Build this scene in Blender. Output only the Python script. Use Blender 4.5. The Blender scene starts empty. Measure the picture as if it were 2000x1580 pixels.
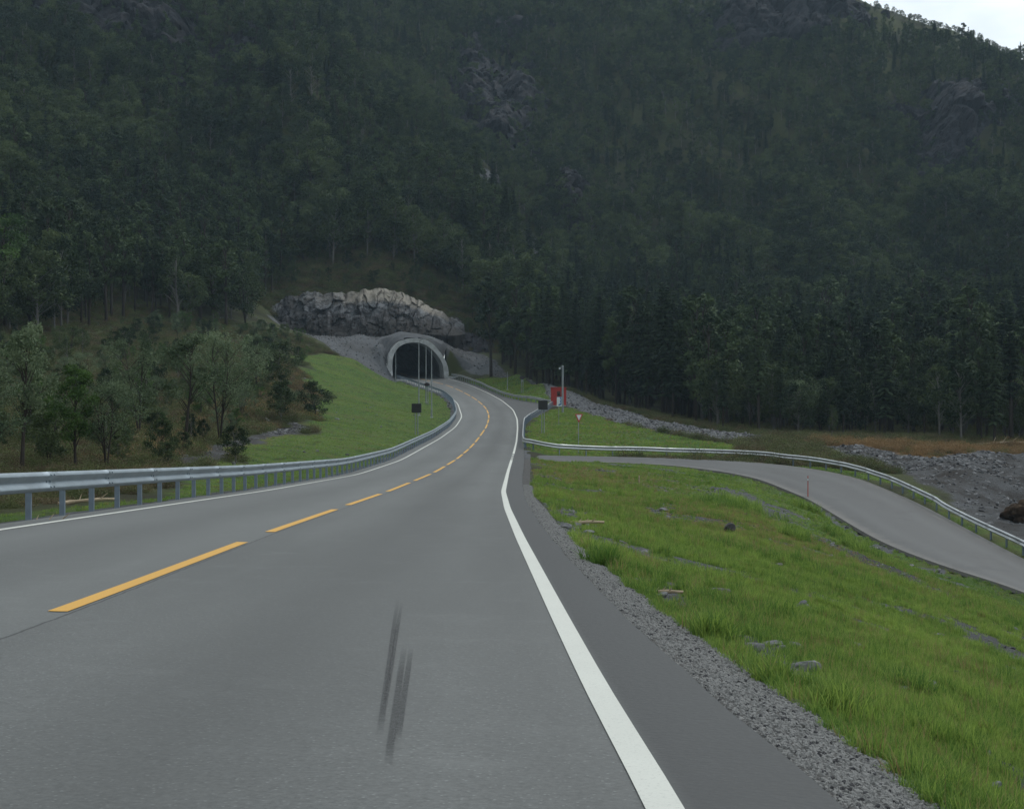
import bpy, bmesh, math, random
import numpy as np
from mathutils import Vector, Matrix, Euler
random.seed(7)
rng = np.random.default_rng(7)
SC = bpy.context.scene
COL = SC.collection
R = math.radians

# ------------------------------------------------------------------ camera
F = 3200.0                       # focal length in photo pixels (photo is 2000 wide)
cam_d = bpy.data.cameras.new('camera'); cam = bpy.data.objects.new('camera', cam_d); COL.objects.link(cam)
cam.location = (0, 0, 0); cam.rotation_euler = (R(90), 0, 0)
cam_d.sensor_width = 36; cam_d.lens = 36 * F / 2000; cam_d.clip_start = 0.1; cam_d.clip_end = 5000
SC.camera = cam
# ------------------------------------------------------------------ world, sun, exposure
SUN_EL, SUN_AZ = 48.0, 35.0      # azimuth clockwise from +Y
w = bpy.data.worlds.new('World'); SC.world = w; w.use_nodes = True
nt = w.node_tree; nt.nodes.clear()
wo = nt.nodes.new('ShaderNodeOutputWorld'); bg = nt.nodes.new('ShaderNodeBackground')
sky = nt.nodes.new('ShaderNodeTexSky'); sky.sky_type = 'NISHITA'; sky.sun_disc = False
sky.sun_elevation = R(SUN_EL); sky.sun_rotation = R(SUN_AZ)
tc = nt.nodes.new('ShaderNodeTexCoord'); mp = nt.nodes.new('ShaderNodeMapping'); mp.inputs['Scale'].default_value = (1, 1, 2.6)
nz = nt.nodes.new('ShaderNodeTexNoise'); nz.inputs['Scale'].default_value = 7.0; nz.inputs['Detail'].default_value = 6
cr = nt.nodes.new('ShaderNodeValToRGB')
cr.color_ramp.elements[0].position = 0.34; cr.color_ramp.elements[0].color = (6.3, 7.0, 7.4, 1)
cr.color_ramp.elements[1].position = 0.62; cr.color_ramp.elements[1].color = (9.6, 10.3, 10.5, 1)
mx = nt.nodes.new('ShaderNodeMixRGB'); mx.inputs[0].default_value = 0.9
nt.links.new(tc.outputs['Generated'], mp.inputs[0]); nt.links.new(mp.outputs[0], nz.inputs['Vector'])
nt.links.new(nz.outputs['Fac'], cr.inputs[0]); nt.links.new(sky.outputs[0], mx.inputs[1]); nt.links.new(cr.outputs[0], mx.inputs[2])
vd = nt.nodes.new('ShaderNodeVectorMath'); vd.operation = 'DOT_PRODUCT'; nt.links.new(tc.outputs['Generated'], vd.inputs[0])
vd.inputs[1].default_value = (math.sin(R(SUN_AZ)) * math.cos(R(SUN_EL)), math.cos(R(SUN_AZ)) * math.cos(R(SUN_EL)), math.sin(R(SUN_EL)))
gl = nt.nodes.new('ShaderNodeMapRange'); gl.inputs['From Min'].default_value = 0.1; gl.inputs['From Max'].default_value = 1.0; gl.inputs['To Min'].default_value = 0.85; gl.inputs['To Max'].default_value = 1.6
nt.links.new(vd.outputs['Value'], gl.inputs[0]); ml = nt.nodes.new('ShaderNodeVectorMath'); ml.operation = 'SCALE'; nt.links.new(mx.outputs[0], ml.inputs[0]); nt.links.new(gl.outputs[0], ml.inputs['Scale'])
nt.links.new(ml.outputs[0], bg.inputs[0]); bg.inputs[1].default_value = 0.09
nt.links.new(bg.outputs[0], wo.inputs[0])
sd = bpy.data.lights.new('sun', 'SUN'); sd.energy = 1.0; sd.angle = R(22); sd.color = (1.0, 0.96, 0.90)
so = bpy.data.objects.new('sun', sd); COL.objects.link(so)
sdir = Vector((math.sin(R(SUN_AZ)) * math.cos(R(SUN_EL)), math.cos(R(SUN_AZ)) * math.cos(R(SUN_EL)), math.sin(R(SUN_EL))))
so.rotation_euler = sdir.to_track_quat('Z', 'Y').to_euler()
SC.view_settings.view_transform = 'Standard'; SC.view_settings.look = 'None'
SC.view_settings.exposure = 0.0; SC.view_settings.gamma = 1.0
SC.render.engine = 'CYCLES'
SC.cycles.max_bounces = 5; SC.cycles.diffuse_bounces = 2; SC.cycles.glossy_bounces = 2
SC.cycles.transmission_bounces = 2; SC.cycles.volume_bounces = 0; SC.cycles.transparent_max_bounces = 6
SC.cycles.use_denoising = True

# ------------------------------------------------------------------ helpers
def W(px, py, Y):                # place seen at photo pixel (px,py) and Y metres ahead
    return ((px - 1000.0) * Y / F, float(Y), -(py - 790.0) * Y / F)

def hash2(ix, iy, seed=0):
    h = (ix.astype(np.int64) * 374761393 + iy.astype(np.int64) * 668265263 + seed * 1442695041) & 0xFFFFFFFF
    h = ((h ^ (h >> 13)) * 1274126177) & 0xFFFFFFFF
    h = h ^ (h >> 16)
    return (h & 0xFFFFFF) / float(0xFFFFFF)
def vnoise(x, y, seed=0):
    x = np.asarray(x, float); y = np.asarray(y, float)
    ix = np.floor(x); iy = np.floor(y); fx = x - ix; fy = y - iy
    fx = fx * fx * (3 - 2 * fx); fy = fy * fy * (3 - 2 * fy)
    a = hash2(ix, iy, seed); b = hash2(ix + 1, iy, seed); c = hash2(ix, iy + 1, seed); d = hash2(ix + 1, iy + 1, seed)
    return (a * (1 - fx) + b * fx) * (1 - fy) + (c * (1 - fx) + d * fx) * fy
def fbm(x, y, s, seed=0, octv=4):
    t = 0; a = 0.5; n = 0
    x = np.asarray(x, float) / s; y = np.asarray(y, float) / s
    for k in range(octv):
        t = t + a * vnoise(x, y, seed + k); n += a; a *= 0.5; x = x * 2.03; y = y * 2.03
    return t / n                 # 0..1
def sstep(a, b, x):
    t = np.clip((np.asarray(x, float) - a) / (b - a), 0, 1); return t * t * (3 - 2 * t)

def mesh_np(name, verts, faces, mats=(), smooth=True, uvs=None, attrs=None, fmat=None):
    me = bpy.data.meshes.new(name)
    me.from_pydata([tuple(v) for v in np.asarray(verts).tolist()], [], [tuple(f) for f in (faces.tolist() if isinstance(faces, np.ndarray) else faces)])
    for m in mats: me.materials.append(m)
    if smooth: me.polygons.foreach_set('use_smooth', [True] * len(me.polygons))
    if fmat is not None: me.polygons.foreach_set('material_index', list(fmat))
    if uvs is not None:
        l = me.uv_layers.new(name='UVMap'); vi = np.empty(len(me.loops), np.int32); me.loops.foreach_get('vertex_index', vi)
        l.data.foreach_set('uv', np.asarray(uvs, np.float32)[vi].ravel())
    if attrs:
        for k, a in attrs.items():
            ca = me.color_attributes.new(k, 'FLOAT_COLOR', 'POINT'); ca.data.foreach_set('color', np.asarray(a, np.float32).ravel())
    me.update(); return me
def link(name, me, parent=None, loc=None, rot=None):
    o = bpy.data.objects.new(name, me); COL.objects.link(o)
    if parent is not None: o.parent = parent
    if loc is not None: o.location = loc
    if rot is not None: o.rotation_euler = rot
    return o
def tag(o, label=None, cat=None, group=None, kind=None):
    if label: o['label'] = label
    if cat: o['category'] = cat
    if group: o['group'] = group
    if kind: o['kind'] = kind
    return o
def thing(name, label, cat, loc=(0, 0, 0), rotz=0, group=None):
    o = bpy.data.objects.new(name, None); o.empty_display_size = 0.3; COL.objects.link(o)
    o.location = loc; o.rotation_euler = (0, 0, rotz)
    return tag(o, label, cat, group)
class MB:
    def __init__(s): s.v = []; s.f = []
    def add(s, v, f):
        n = len(s.v); s.v += [tuple(q) for q in v]; s.f += [tuple(i + n for i in q) for q in f]; return s
    def box(s, c, d, rz=0.0, b=0.0):
        x, y, z = d[0] / 2, d[1] / 2, d[2] / 2; ca, sa = math.cos(rz), math.sin(rz)
        if b <= 0:
            P = [(i * x, j * y, k * z) for k in (-1, 1) for j in (-1, 1) for i in (-1, 1)]
            Fc = [(0, 2, 3, 1), (4, 5, 7, 6), (0, 1, 5, 4), (2, 6, 7, 3), (0, 4, 6, 2), (1, 3, 7, 5)]
        else:
            ring = [(-x + b, -y), (x - b, -y), (x, -y + b), (x, y - b), (x - b, y), (-x + b, y), (-x, y - b), (-x, -y + b)]
            rin = [(p[0] * (1 - b / x), p[1] * (1 - b / y)) for p in ring]
            P = [(p[0], p[1], -z) for p in rin] + [(p[0], p[1], -z + b) for p in ring] + [(p[0], p[1], z - b) for p in ring] + [(p[0], p[1], z) for p in rin]
            Fc = [tuple(range(7, -1, -1)), tuple(range(24, 32))]
            for l in range(3):
                for i in range(8): j = (i + 1) % 8; Fc.append((l * 8 + i, l * 8 + j, l * 8 + 8 + j, l * 8 + 8 + i))
        return s.add([(c[0] + p[0] * ca - p[1] * sa, c[1] + p[0] * sa + p[1] * ca, c[2] + p[2]) for p in P], Fc)
    def tube(s, pts, rad, n=8, caps=True):
        pts = [Vector(p) for p in pts]; rad = rad if isinstance(rad, (list, tuple)) else [rad] * len(pts)
        V = []; Fc = []; up = None
        for i, p in enumerate(pts):
            d = (pts[min(i + 1, len(pts) - 1)] - pts[max(i - 1, 0)]).normalized()
            a = d.cross(Vector((0.13, 0.31, 0.94)) if abs(d.z) < 0.9 else Vector((1, 0.1, 0))).normalized(); b = d.cross(a)
            if up is not None and a.dot(up) < 0: a = -a; b = -b
            up = a
            for k in range(n):
                t = 2 * math.pi * k / n; V.append(p + (a * math.cos(t) + b * math.sin(t)) * rad[i])
        for i in range(len(pts) - 1):
            for k in range(n): k2 = (k + 1) % n; Fc.append((i * n + k, i * n + k2, (i + 1) * n + k2, (i + 1) * n + k))
        if caps: Fc.append(tuple(range(n - 1, -1, -1))); Fc.append(tuple((len(pts) - 1) * n + k for k in range(n)))
        return s.add(V, Fc)
    def prism(s, poly, z0, z1):  # poly in local x,z ; extruded along y from z0 to z1
        n = len(poly); V = [(p[0], z0, p[1]) for p in poly] + [(p[0], z1, p[1]) for p in poly]
        Fc = [tuple(range(n)), tuple(range(2 * n - 1, n - 1, -1))] + [(i, i + n, (i + 1) % n + n, (i + 1) % n) for i in range(n)]
        return s.add(V, Fc)
    def mesh(s, name, mat, smooth=False):
        me = bpy.data.meshes.new(name); me.from_pydata(s.v, [], s.f); me.materials.append(mat)
        if smooth: me.polygons.foreach_set('use_smooth', [True] * len(me.polygons))
        bm = bmesh.new(); bm.from_mesh(me); bmesh.ops.recalc_face_normals(bm, faces=bm.faces); bm.to_mesh(me); bm.free()
        if smooth:
            try: me.set_sharp_from_angle(angle=R(40))
            except Exception: pass
        me.update(); return me
    def build(s, name, mat, parent=None, smooth=False): return link(name, s.mesh(name, mat, smooth), parent)

# ---- node material helper
class NM:
    def __init__(s, name, rough=0.8, spec=0.3, metal=0.0):
        s.m = bpy.data.materials.new(name); s.m.use_nodes = True; s.t = s.m.node_tree
        s.b = s.t.nodes['Principled BSDF']; s.b.inputs['Roughness'].default_value = rough
        s.b.inputs['Specular IOR Level'].default_value = spec; s.b.inputs['Metallic'].default_value = metal
        s.co = s.n('ShaderNodeTexCoord'); s.geo = s.n('ShaderNodeNewGeometry')
    def n(s, t, **k):
        x = s.t.nodes.new(t)
        for a, v in k.items(): setattr(x, a, v)
        return x
    def l(s, a, b): s.t.links.new(a, b)
    def pos(s): return s.geo.outputs['Position']
    def noise(s, scale, vec=None, detail=4, rough=0.6, stretch=None):
        x = s.n('ShaderNodeTexNoise'); x.inputs['Scale'].default_value = scale; x.inputs['Detail'].default_value = detail; x.inputs['Roughness'].default_value = rough
        v = vec if vec is not None else s.pos()
        if stretch:
            m = s.n('ShaderNodeMapping'); m.inputs['Scale'].default_value = stretch; s.l(v, m.inputs[0]); v = m.outputs[0]
        s.l(v, x.inputs['Vector']); return x.outputs['Fac']
    def voro(s, scale, vec=None, feature='F1', out='Distance'):
        x = s.n('ShaderNodeTexVoronoi', feature=feature); x.inputs['Scale'].default_value = scale; s.l(vec if vec is not None else s.pos(), x.inputs['Vector']); return x.outputs[out]
    def ramp(s, fac, stops):
        x = s.n('ShaderNodeValToRGB'); e = x.color_ramp.elements
        while len(e) < len(stops): e.new(0.5)
        for i, (p, c) in enumerate(stops):
            e[i].position = p; e[i].color = (c, c, c, 1) if isinstance(c, (int, float)) else (*c, 1)
        s.l(fac, x.inputs[0]); return x.outputs[0]
    def mix(s, fac, a, b, mode='MIX'):
        x = s.n('ShaderNodeMixRGB', blend_type=mode)
        for i, v in ((0, fac), (1, a), (2, b)):
            if hasattr(v, 'is_linked') or hasattr(v, 'links'): s.l(v, x.inputs[i])
            elif i == 0: x.inputs[0].default_value = v
            else: x.inputs[i].default_value = (*v, 1) if isinstance(v, tuple) else (v, v, v, 1)
        return x.outputs[0]
    def math(s, op, a, b=0.0, clamp=False):
        x = s.n('ShaderNodeMath', operation=op); x.use_clamp = clamp
        for i, v in ((0, a), (1, b)):
            if hasattr(v, 'links'): s.l(v, x.inputs[i])
            else: x.inputs[i].default_value = v
        return x.outputs[0]
    def sep(s, v):
        x = s.n('ShaderNodeSeparateXYZ'); s.l(v, x.inputs[0]); return x.outputs
    def attr(s, name):
        x = s.n('ShaderNodeAttribute'); x.attribute_name = name; return x
    def bump(s, h, strength=0.3, dist=0.02):
        x = s.n('ShaderNodeBump'); x.inputs['Strength'].default_value = strength; x.inputs['Distance'].default_value = dist
        s.l(h, x.inputs['Height']); s.l(x.outputs[0], s.b.inputs['Normal']); return x
    def color(s, c):
        if hasattr(c, 'links'): s.l(c, s.b.inputs['Base Color'])
        else: s.b.inputs['Base Color'].default_value = (*c, 1)
        return s
def plain(name, c, rough=0.6, spec=0.4, metal=0.0, var=0.25, scale=6.0, bump=0.0):
    m = NM(name, rough, spec, metal)
    k = m.noise(scale, m.co.outputs['Object'])
    m.color(m.mix(m.ramp(k, [(0.35, 0.0), (0.65, 1.0)]), tuple(v * (1 - var) for v in c), tuple(min(1, v * (1 + var)) for v in c)))
    if bump: m.bump(m.noise(scale * 6, m.co.outputs['Object']), bump, 0.01)
    return m.m

# ------------------------------------------------------------------ road tracks: (distance, photo px, photo py)
def track(pts):
    a = np.array([W(p[1], p[2], p[0]) for p in pts]); return a[:, 1], a[:, 0], a[:, 2]
cY = [(-25, -3.4, -0.51), (0, -3.4, -1.21)]
def tri(raw, pre, post):
    Y, X, Z = track(raw)
    Y = np.r_[[p[0] for p in pre], Y, [p[0] for p in post]]; X = np.r_[[p[1] for p in pre], X, [p[1] for p in post]]; Z = np.r_[[p[2] for p in pre], Z, [p[2] for p in post]]
    g = np.arange(-30, 372, 0.5)
    x = np.interp(g, Y, X); z = np.interp(g, Y, Z)
    # smooth the broken lines; window grows with distance
    def sm(v, wd):
        k = np.hanning(wd); k /= k.sum(); p = np.pad(v, wd // 2, mode='reflect', reflect_type='odd'); return np.convolve(p, k, 'same')[wd // 2:wd // 2 + len(v)]
    a = sm(x, 13); b = sm(x, 41); t = sstep(30, 90, g); x = a * (1 - t) + b * t
    a = sm(z, 13); b = sm(z, 41); z = a * (1 - t) + b * t
    return g, x, z
TC = tri([(12.5, 128, 1190), (24.5, 530, 1038), (36.5, 681, 986), (49, 760, 959), (61, 812, 938), (73, 850, 922), (97, 893, 896), (121, 918, 875), (133, 929, 863), (145, 938, 851), (157, 949, 835.5),
          (169, 952.6, 826), (181, 955, 816), (193, 954, 807.6), (205, 950, 798.6), (217, 942, 790), (229, 931, 781), (241, 918, 773), (253, 903, 765), (265, 885, 757), (277, 865, 750), (300, 816, 739)],
         [(-30, -3.4, -0.37), (0, -3.4, -1.21)], [(325, -22.6, 6.3), (345, -27, 7.4), (375, -33, 9)])
TL = tri([(22, 0, 1034.6), (47.8, 525, 957.5), (74, 700, 926.8), (100, 783, 899), (142, 860, 856), (163, 890, 834), (183, 902.5, 814), (212, 894, 788), (232, 880, 776), (246, 870, 770), (300, 776, 738)],
         [(-30, -6.9, -0.2), (0, -6.9, -1.06)], [(325, -26.0, 6.3), (345, -30.4, 7.4), (375, -36, 9)])
TR = tri([(5.5, 1306, 1580), (7.45, 1194, 1400), (12.1, 1091, 1200), (22.8, 1016, 1050), (33, 991, 993), (46, 983, 960), (72, 992, 922), (100, 1001, 892), (107, 1004, 883), (132, 1009, 861), (156, 1011, 837),
          (178, 1010, 818), (203, 1002, 800), (228, 980, 782), (249, 954, 768), (272, 920, 753), (290, 888, 743), (305, 860, 735)],
         [(-30, 0.62, -0.37), (0, 0.60, -1.21)], [(325, -18.6, 6.4), (345, -23.2, 7.5), (375, -29, 9)])
# right asphalt edge as distance from the camera: (Y, X)
AEt = np.array([(-30, 1.25), (5.5, 1.15), (7.9, 1.02), (12.1, .81), (20.9, .59), (27.7, .43), (40.8, .30), (59.6, .36), (90, .66), (112, .80), (118, .86), (140, 1.0), (165, 1.22), (175, 2.0), (190, 3.3), (205, 4.6), (214, 5.2), (220, 4.2), (228, 1.2), (240, -1.35), (255, -3.2), (268, -5.0), (285, -8.1), (300, -11.4), (325, -17.2), (345, -22), (375, -28)])
def cx(Y): return np.interp(Y, TC[0], TC[1])
def cz(Y): return np.interp(Y, TC[0], TC[2])
def lx(Y): return np.interp(Y, TL[0], TL[1])
def lz(Y): return np.interp(Y, TL[0], TL[2])
def rx(Y): return np.interp(Y, TR[0], TR[1])
def rz_(Y): return np.interp(Y, TR[0], TR[2])
def aex(Y): return np.interp(Y, AEt[:, 0], AEt[:, 1])
def road_z(X, Y):
    X = np.asarray(X, float); Y = np.asarray(Y, float)
    l, c, r = lx(Y), cx(Y), rx(Y); a, b, d = lz(Y), cz(Y), rz_(Y)
    left = a + (b - a) * (X - l) / (c - l); right = b + (d - b) * (X - c) / (r - c)
    z = np.where(X < c, left, right)
    z = np.where(X < l, a + (X - l) * 0.01, z); z = np.where(X > r, d - (X - r) * 0.015, z)
    return z
# side road: far and near edges
SF = np.array([W(1016, 887, 107), W(1060, 889.5, 109), W(1220, 892, 112.5), W(1428, 898, 114), W(1558, 911, 110), W(1632, 923, 106), W(1688, 937, 102), W(1792, 981, 93), W(1896, 1037, 84.5), W(2000, 1092, 77.5), W(2200, 1190, 68), W(2600, 1400, 56)])
SN = np.array([W(1014, 901, 97.5), W(1055, 900.5, 99.5), W(1168, 902, 105), W(1298, 907, 106.5), W(1402, 919, 104), W(1480, 934, 100), W(1532, 955, 95.5), W(1584, 976, 92), W(1714, 1057, 79.5), W(1844, 1106, 73.5), W(2000, 1153, 68), W(2450, 1350, 53)])
def resample(P, n):
    d = np.r_[0, np.cumsum(np.linalg.norm(np.diff(P, axis=0), axis=1))]; t = np.linspace(0, d[-1], n)
    q = np.stack([np.interp(t, d, P[:, i]) for i in range(3)], 1)
    for _ in range(6): q[1:-1] = (q[:-2] + 2 * q[1:-1] + q[2:]) / 4
    return q
NS = 90
# keep the pairs of edge points facing each other
tt = np.linspace(0, len(SF) - 1, NS); ii = np.arange(len(SF))
SFr = np.stack([np.interp(tt, ii, SF[:, k]) for k in range(3)], 1); SNr = np.stack([np.interp(tt, ii, SN[:, k]) for k in range(3)], 1)
for _ in range(10):
    SFr[1:-1] = (SFr[:-2] + 2 * SFr[1:-1] + SFr[2:]) / 4; SNr[1:-1] = (SNr[:-2] + 2 * SNr[1:-1] + SNr[2:]) / 4

# ------------------------------------------------------------------ terrain height
ctl = []
def C_(*p):
    for a in p: ctl.append(W(*a))
# grass triangle between the two roads
C_((1825, 1580, 6.1), (1700, 1480, 7.1), (1575, 1390, 8.35), (1465, 1320, 9.7), (1360, 1235, 12), (1250, 1170, 14.7), (1185, 1110, 18.5), (1115, 1055, 24.3), (1065, 1015, 31.5), (1047, 980, 42.6), (1043, 950, 59), (1050, 918, 83),
   (2000, 1560, 8.3), (2000, 1500, 10), (2000, 1400, 14), (2000, 1300, 25), (2000, 1200, 46), (1800, 1400, 10), (1800, 1300, 14.5), (1800, 1200, 27), (1800, 1130, 50), (1600, 1300, 12.3), (1600, 1200, 20), (1600, 1100, 34), (1600, 1050, 52), (1600, 1000, 80),
   (1450, 1200, 15.5), (1300, 1100, 24), (1300, 1000, 48), (1300, 940, 80), (1450, 1000, 55), (1450, 950, 84), (1150, 950, 65), (1150, 1000, 38), (1150, 915, 90))
ctl += [(3.0, 3, -1.95), (6, 4, -2.7), (12, 4, -4), (30, 5, -7.5), (20, 30, -7), (18, 50, -7.3), (30, 35, -9), (45, 50, -9.3), (-10, 0, -1.15), (-20, 5, -1.3), (-12, 15, -1.65), (8, -20, -2.5), (-15, -20, -.5)]
# beyond the side road
C_((1700, 895, 135), (1900, 985, 98), (2000, 1045, 88), (2150, 1110, 80), (2000, 960, 112), (2000, 925, 128), (1900, 905, 128), (1850, 935, 112), (2000, 880, 155), (1800, 872, 152), (1700, 872, 150), (1600, 862, 160), (1500, 856, 165), (1300, 852, 145), (1400, 872, 135), (1500, 880, 130),
   (1200, 840, 155), (1200, 806, 196), (1120, 884, 121), (1250, 885, 122), (1400, 888, 122), (1130, 888, 118), (1100, 826, 168), (1060, 848, 143), (1062, 822, 172), (1090, 831, 165), (1098, 803, 200), (1090, 790, 215), (1150, 800, 203), (1150, 860, 138))
# gravel bank right of the portal and the forest floor behind it
C_((1060, 746, 245), (1010, 727, 270), (950, 706, 297), (905, 694, 308), (1110, 762, 230), (1220, 802, 203), (1330, 832, 180), (980, 755, 265), (1040, 764, 243), (1065, 774, 228), (940, 735, 294), (1000, 738, 275), (905, 716, 302),
   (1060, 750, 275), (1200, 800, 245), (1330, 825, 215), (1400, 812, 270), (1700, 835, 220), (2000, 850, 200), (1550, 830, 230), (1850, 845, 195), (2300, 860, 190))
# left verge, bank and hillside
C_((-200, 990, 32), (0, 992, 33), (100, 945, 48), (200, 910, 62), (300, 912, 62), (400, 905, 72), (450, 905, 73), (500, 920, 74), (560, 915, 82), (0, 900, 62), (0, 850, 88), (0, 780, 130), (0, 700, 180), (0, 600, 230), (-300, 850, 80), (-400, 700, 130), (-400, 600, 180),
   (200, 850, 95), (200, 780, 135), (200, 700, 185), (200, 640, 235), (350, 875, 84), (400, 800, 130), (400, 700, 200), (400, 640, 255), (500, 700, 210), (500, 650, 268), (300, 640, 245), (480, 610, 295),
   (600, 880, 96), (600, 830, 130), (600, 790, 168), (640, 740, 215), (690, 702, 252), (590, 700, 236), (600, 665, 272), (720, 742, 270), (752, 744, 284), (700, 800, 172), (700, 860, 118), (780, 800, 190), (780, 850, 137), (850, 802, 202), (820, 775, 232), (840, 825, 165), (500, 830, 125), (500, 780, 155))
# ledge and slope above the cut
C_((680, 668, 298), (600, 650, 296), (640, 652, 306), (700, 655, 307), (780, 645, 308), (840, 655, 310), (700, 650, 312), (860, 660, 316), (560, 640, 302), (530, 615, 312),
   (740, 552, 332), (650, 560, 330), (580, 562, 328), (820, 580, 332), (880, 606, 332), (950, 640, 330), (1000, 685, 318), (1060, 720, 305))
C_((742, 722, 293), (742, 705, 296.5), (748, 680, 300.5), (762, 660, 304), (800, 650, 305.5), (835, 656, 306), (858, 671, 305), (878, 692, 303), (890, 716, 300))
C_((560, 655, 317), (620, 663, 318), (680, 664, 319), (740, 662, 319), (800, 662, 319), (850, 668, 320), (890, 680, 322))
# the left spur
C_((500, 20, 470), (700, 210, 428), (850, 340, 400), (955, 440, 378), (990, 550, 352), (380, -150, 520), (700, 500, 345), (600, 450, 362), (400, 450, 360), (200, 450, 325), (0, 500, 268), (0, 300, 335), (0, 100, 400), (0, -100, 470),
   (200, 300, 385), (200, 100, 440), (300, 550, 305), (400, 300, 400), (400, 100, 448), (500, 520, 335), (-400, 300, 290), (-400, 0, 390), (-900, 500, 170), (-900, 200, 260), (550, 250, 410), (650, 350, 385), (-900, 700, 110), (-600, 880, 55))
# the big mountainside
C_((1010, 470, 440), (900, 300, 505), (780, 150, 545), (1000, 200, 540), (1000, 0, 612), (700, 0, 590), (500, -150, 640), (1100, 640, 365), (1100, 500, 425), (1200, 760, 300), (1200, 690, 350), (1200, 600, 398), (1200, 400, 470), (1200, 200, 540), (1200, 0, 605), (1200, -130, 660),
   (1500, 772, 300), (1500, 700, 345), (1500, 500, 430), (1500, 300, 500), (1500, 100, 570), (1500, -50, 625), (1800, 800, 265), (1800, 700, 330), (1800, 500, 415), (1800, 300, 490), (1800, 120, 560), (1800, 48, 592), (2000, 825, 235), (2000, 700, 310), (2000, 500, 400),
   (2000, 300, 480), (2000, 122, 578), (1665, -12, 606), (1620, -40, 612), (1735, 20, 600), (1860, 62, 590), (1920, 88, 583), (2100, 165, 575), (2400, 280, 560), (2900, 420, 500), (2400, 700, 290), (2900, 760, 200))
for px, dz in ((1500, 10), (1665, 0), (1800, -8), (2000, -14), (2400, -15)):
    X, Y, Z = W(px, 48 if px == 1800 else (122 if px == 2000 else (0 if px < 1700 else 280)), 600); ctl.append((X * 1.2, 720, Z + dz))
ctl += [(-150, 720, 260), (0, 720, 230), (-420, 500, 230), (-600, 300, 180), (500, 300, 10), (600, 600, 110)]
for Y in [-25, -5, 4, 8, 13, 19, 26, 34, 44, 56, 70, 84, 96, 120, 135, 150, 164, 178, 190, 202, 214, 222, 232, 245, 258, 272, 284, 293]:
    ctl.append((float(lx(Y)) - 1.3, Y, float(lz(Y)) - 0.10)); ctl.append((float(lx(Y)) - 0.7, Y, float(lz(Y)) - 0.05))
    ctl.append((float(aex(Y)) + 0.5, Y, float(rz_(Y)) - 0.12 - 0.015 * max(0, float(aex(Y) - rx(Y)))))
for k in range(2, NS, 5):
    a, b = SFr[k], SNr[k]; d = (a - b); d[2] = 0; d /= np.linalg.norm(d)
    ctl.append(tuple(a + d * 0.7 + np.array([0, 0, -0.08]))); ctl.append(tuple(b - d * 0.7 + np.array([0, 0, -0.08])))
ctl = np.array(ctl)
def warp(X, Y): return np.stack([X / (Y + 45) * 3.4, np.log(Y + 45) * 1.5], -1)
Q = warp(ctl[:, 0], ctl[:, 1]); n = len(Q)
D = np.linalg.norm(Q[:, None] - Q[None], axis=2)
A = np.zeros((n + 3, n + 3)); A[:n, :n] = D - np.eye(n) * 0.004; A[:n, n] = 1; A[:n, n + 1:] = Q; A[n:, :n] = A[:n, n:].T
sol = np.linalg.solve(A, np.r_[ctl[:, 2], 0, 0, 0])
def rbf(X, Y):
    X = np.asarray(X, float).ravel(); Y = np.asarray(Y, float).ravel(); out = np.empty(len(X))
    for i in range(0, len(X), 20000):
        q = warp(X[i:i + 20000], Y[i:i + 20000]); d = np.sqrt(((q[:, None] - Q[None]) ** 2).sum(2))
        out[i:i + 20000] = d @ sol[:n] + sol[n] + q @ sol[n + 1:]
    return out
def seg_dist(X, Y, P):           # distance to an open polyline (x,y)
    best = np.full(X.shape, 1e9)
    for a, b in zip(P[:-1], P[1:]):
        d = b[:2] - a[:2]; L = (d ** 2).sum() + 1e-9; t = np.clip(((X - a[0]) * d[0] + (Y - a[1]) * d[1]) / L, 0, 1)
        best = np.minimum(best, np.hypot(X - a[0] - t * d[0], Y - a[1] - t * d[1]))
    return best
def inpoly(X, Y, P):
    ins = np.zeros(X.shape, bool); j = len(P) - 1
    for i in range(len(P)):
        xi, yi = P[i][:2]; xj, yj = P[j][:2]
        c = ((yi > Y) != (yj > Y)) & (X < (xj - xi) * (Y - yi) / (yj - yi + 1e-12) + xi); ins ^= c; j = i
    return ins
def softpoly(X, Y, P, soft):     # 1 inside, 0 outside, soft edge
    P = np.array([p[:2] for p in P]); i = inpoly(X, Y, P); d = seg_dist(X, Y, np.vstack([P, P[:1]]))
    return np.where(i, 0.5 + 0.5 * np.clip(d / soft, 0, 1), 0.5 - 0.5 * np.clip(d / soft, 0, 1))
side_poly = np.vstack([SFr, SNr[::-1]])
# tunnel portal frame
PO = np.array(W(812, 739, 298.0)); PDX = np.array([0.98, 0.2]); PDY = np.array([-0.2, 0.98])
OUT = [(759, 741), (755, 713), (756.5, 700.6), (760, 689), (766, 679), (773, 671.5), (782, 665.5), (794, 662), (806, 661), (820, 661.8), (833, 665), (843, 671), (851, 679.5), (859.5, 689), (866.6, 700.6), (871.5, 710), (874.5, 719), (876.5, 733)]
INN = [(767, 741), (764, 716), (764.5, 705), (767, 694), (771, 686), (776, 679.5), (783, 674.5), (795, 670), (808, 669), (819, 670), (829, 673.6), (838, 679), (845, 685.8), (852, 693), (857.7, 700.6), (862, 708), (864.8, 716), (867, 733)]
def tosz(p): return ((p[0] - 812) / 10.74, -(p[1] - 739) / 10.74)
OUTL = [tosz(p) for p in OUT]; INNL = [tosz(p) for p in INN]
OUTL = [(s, z - (1.2 if i in (0, len(OUTL) - 1) else 0)) for i, (s, z) in enumerate(OUTL)]; INNL = [(s, z - (1.2 if i in (0, len(INNL) - 1) else 0)) for i, (s, z) in enumerate(INNL)]
def tunnel_local(X, Y):
    dx = X - PO[0]; dy = Y - PO[1]; s = (dx * PDX[0] + dy * PDX[1]); t = (dx * PDY[0] + dy * PDY[1]); return s, t
def PP(*p): return np.array([W(*a)[:2] for a in p])
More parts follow.
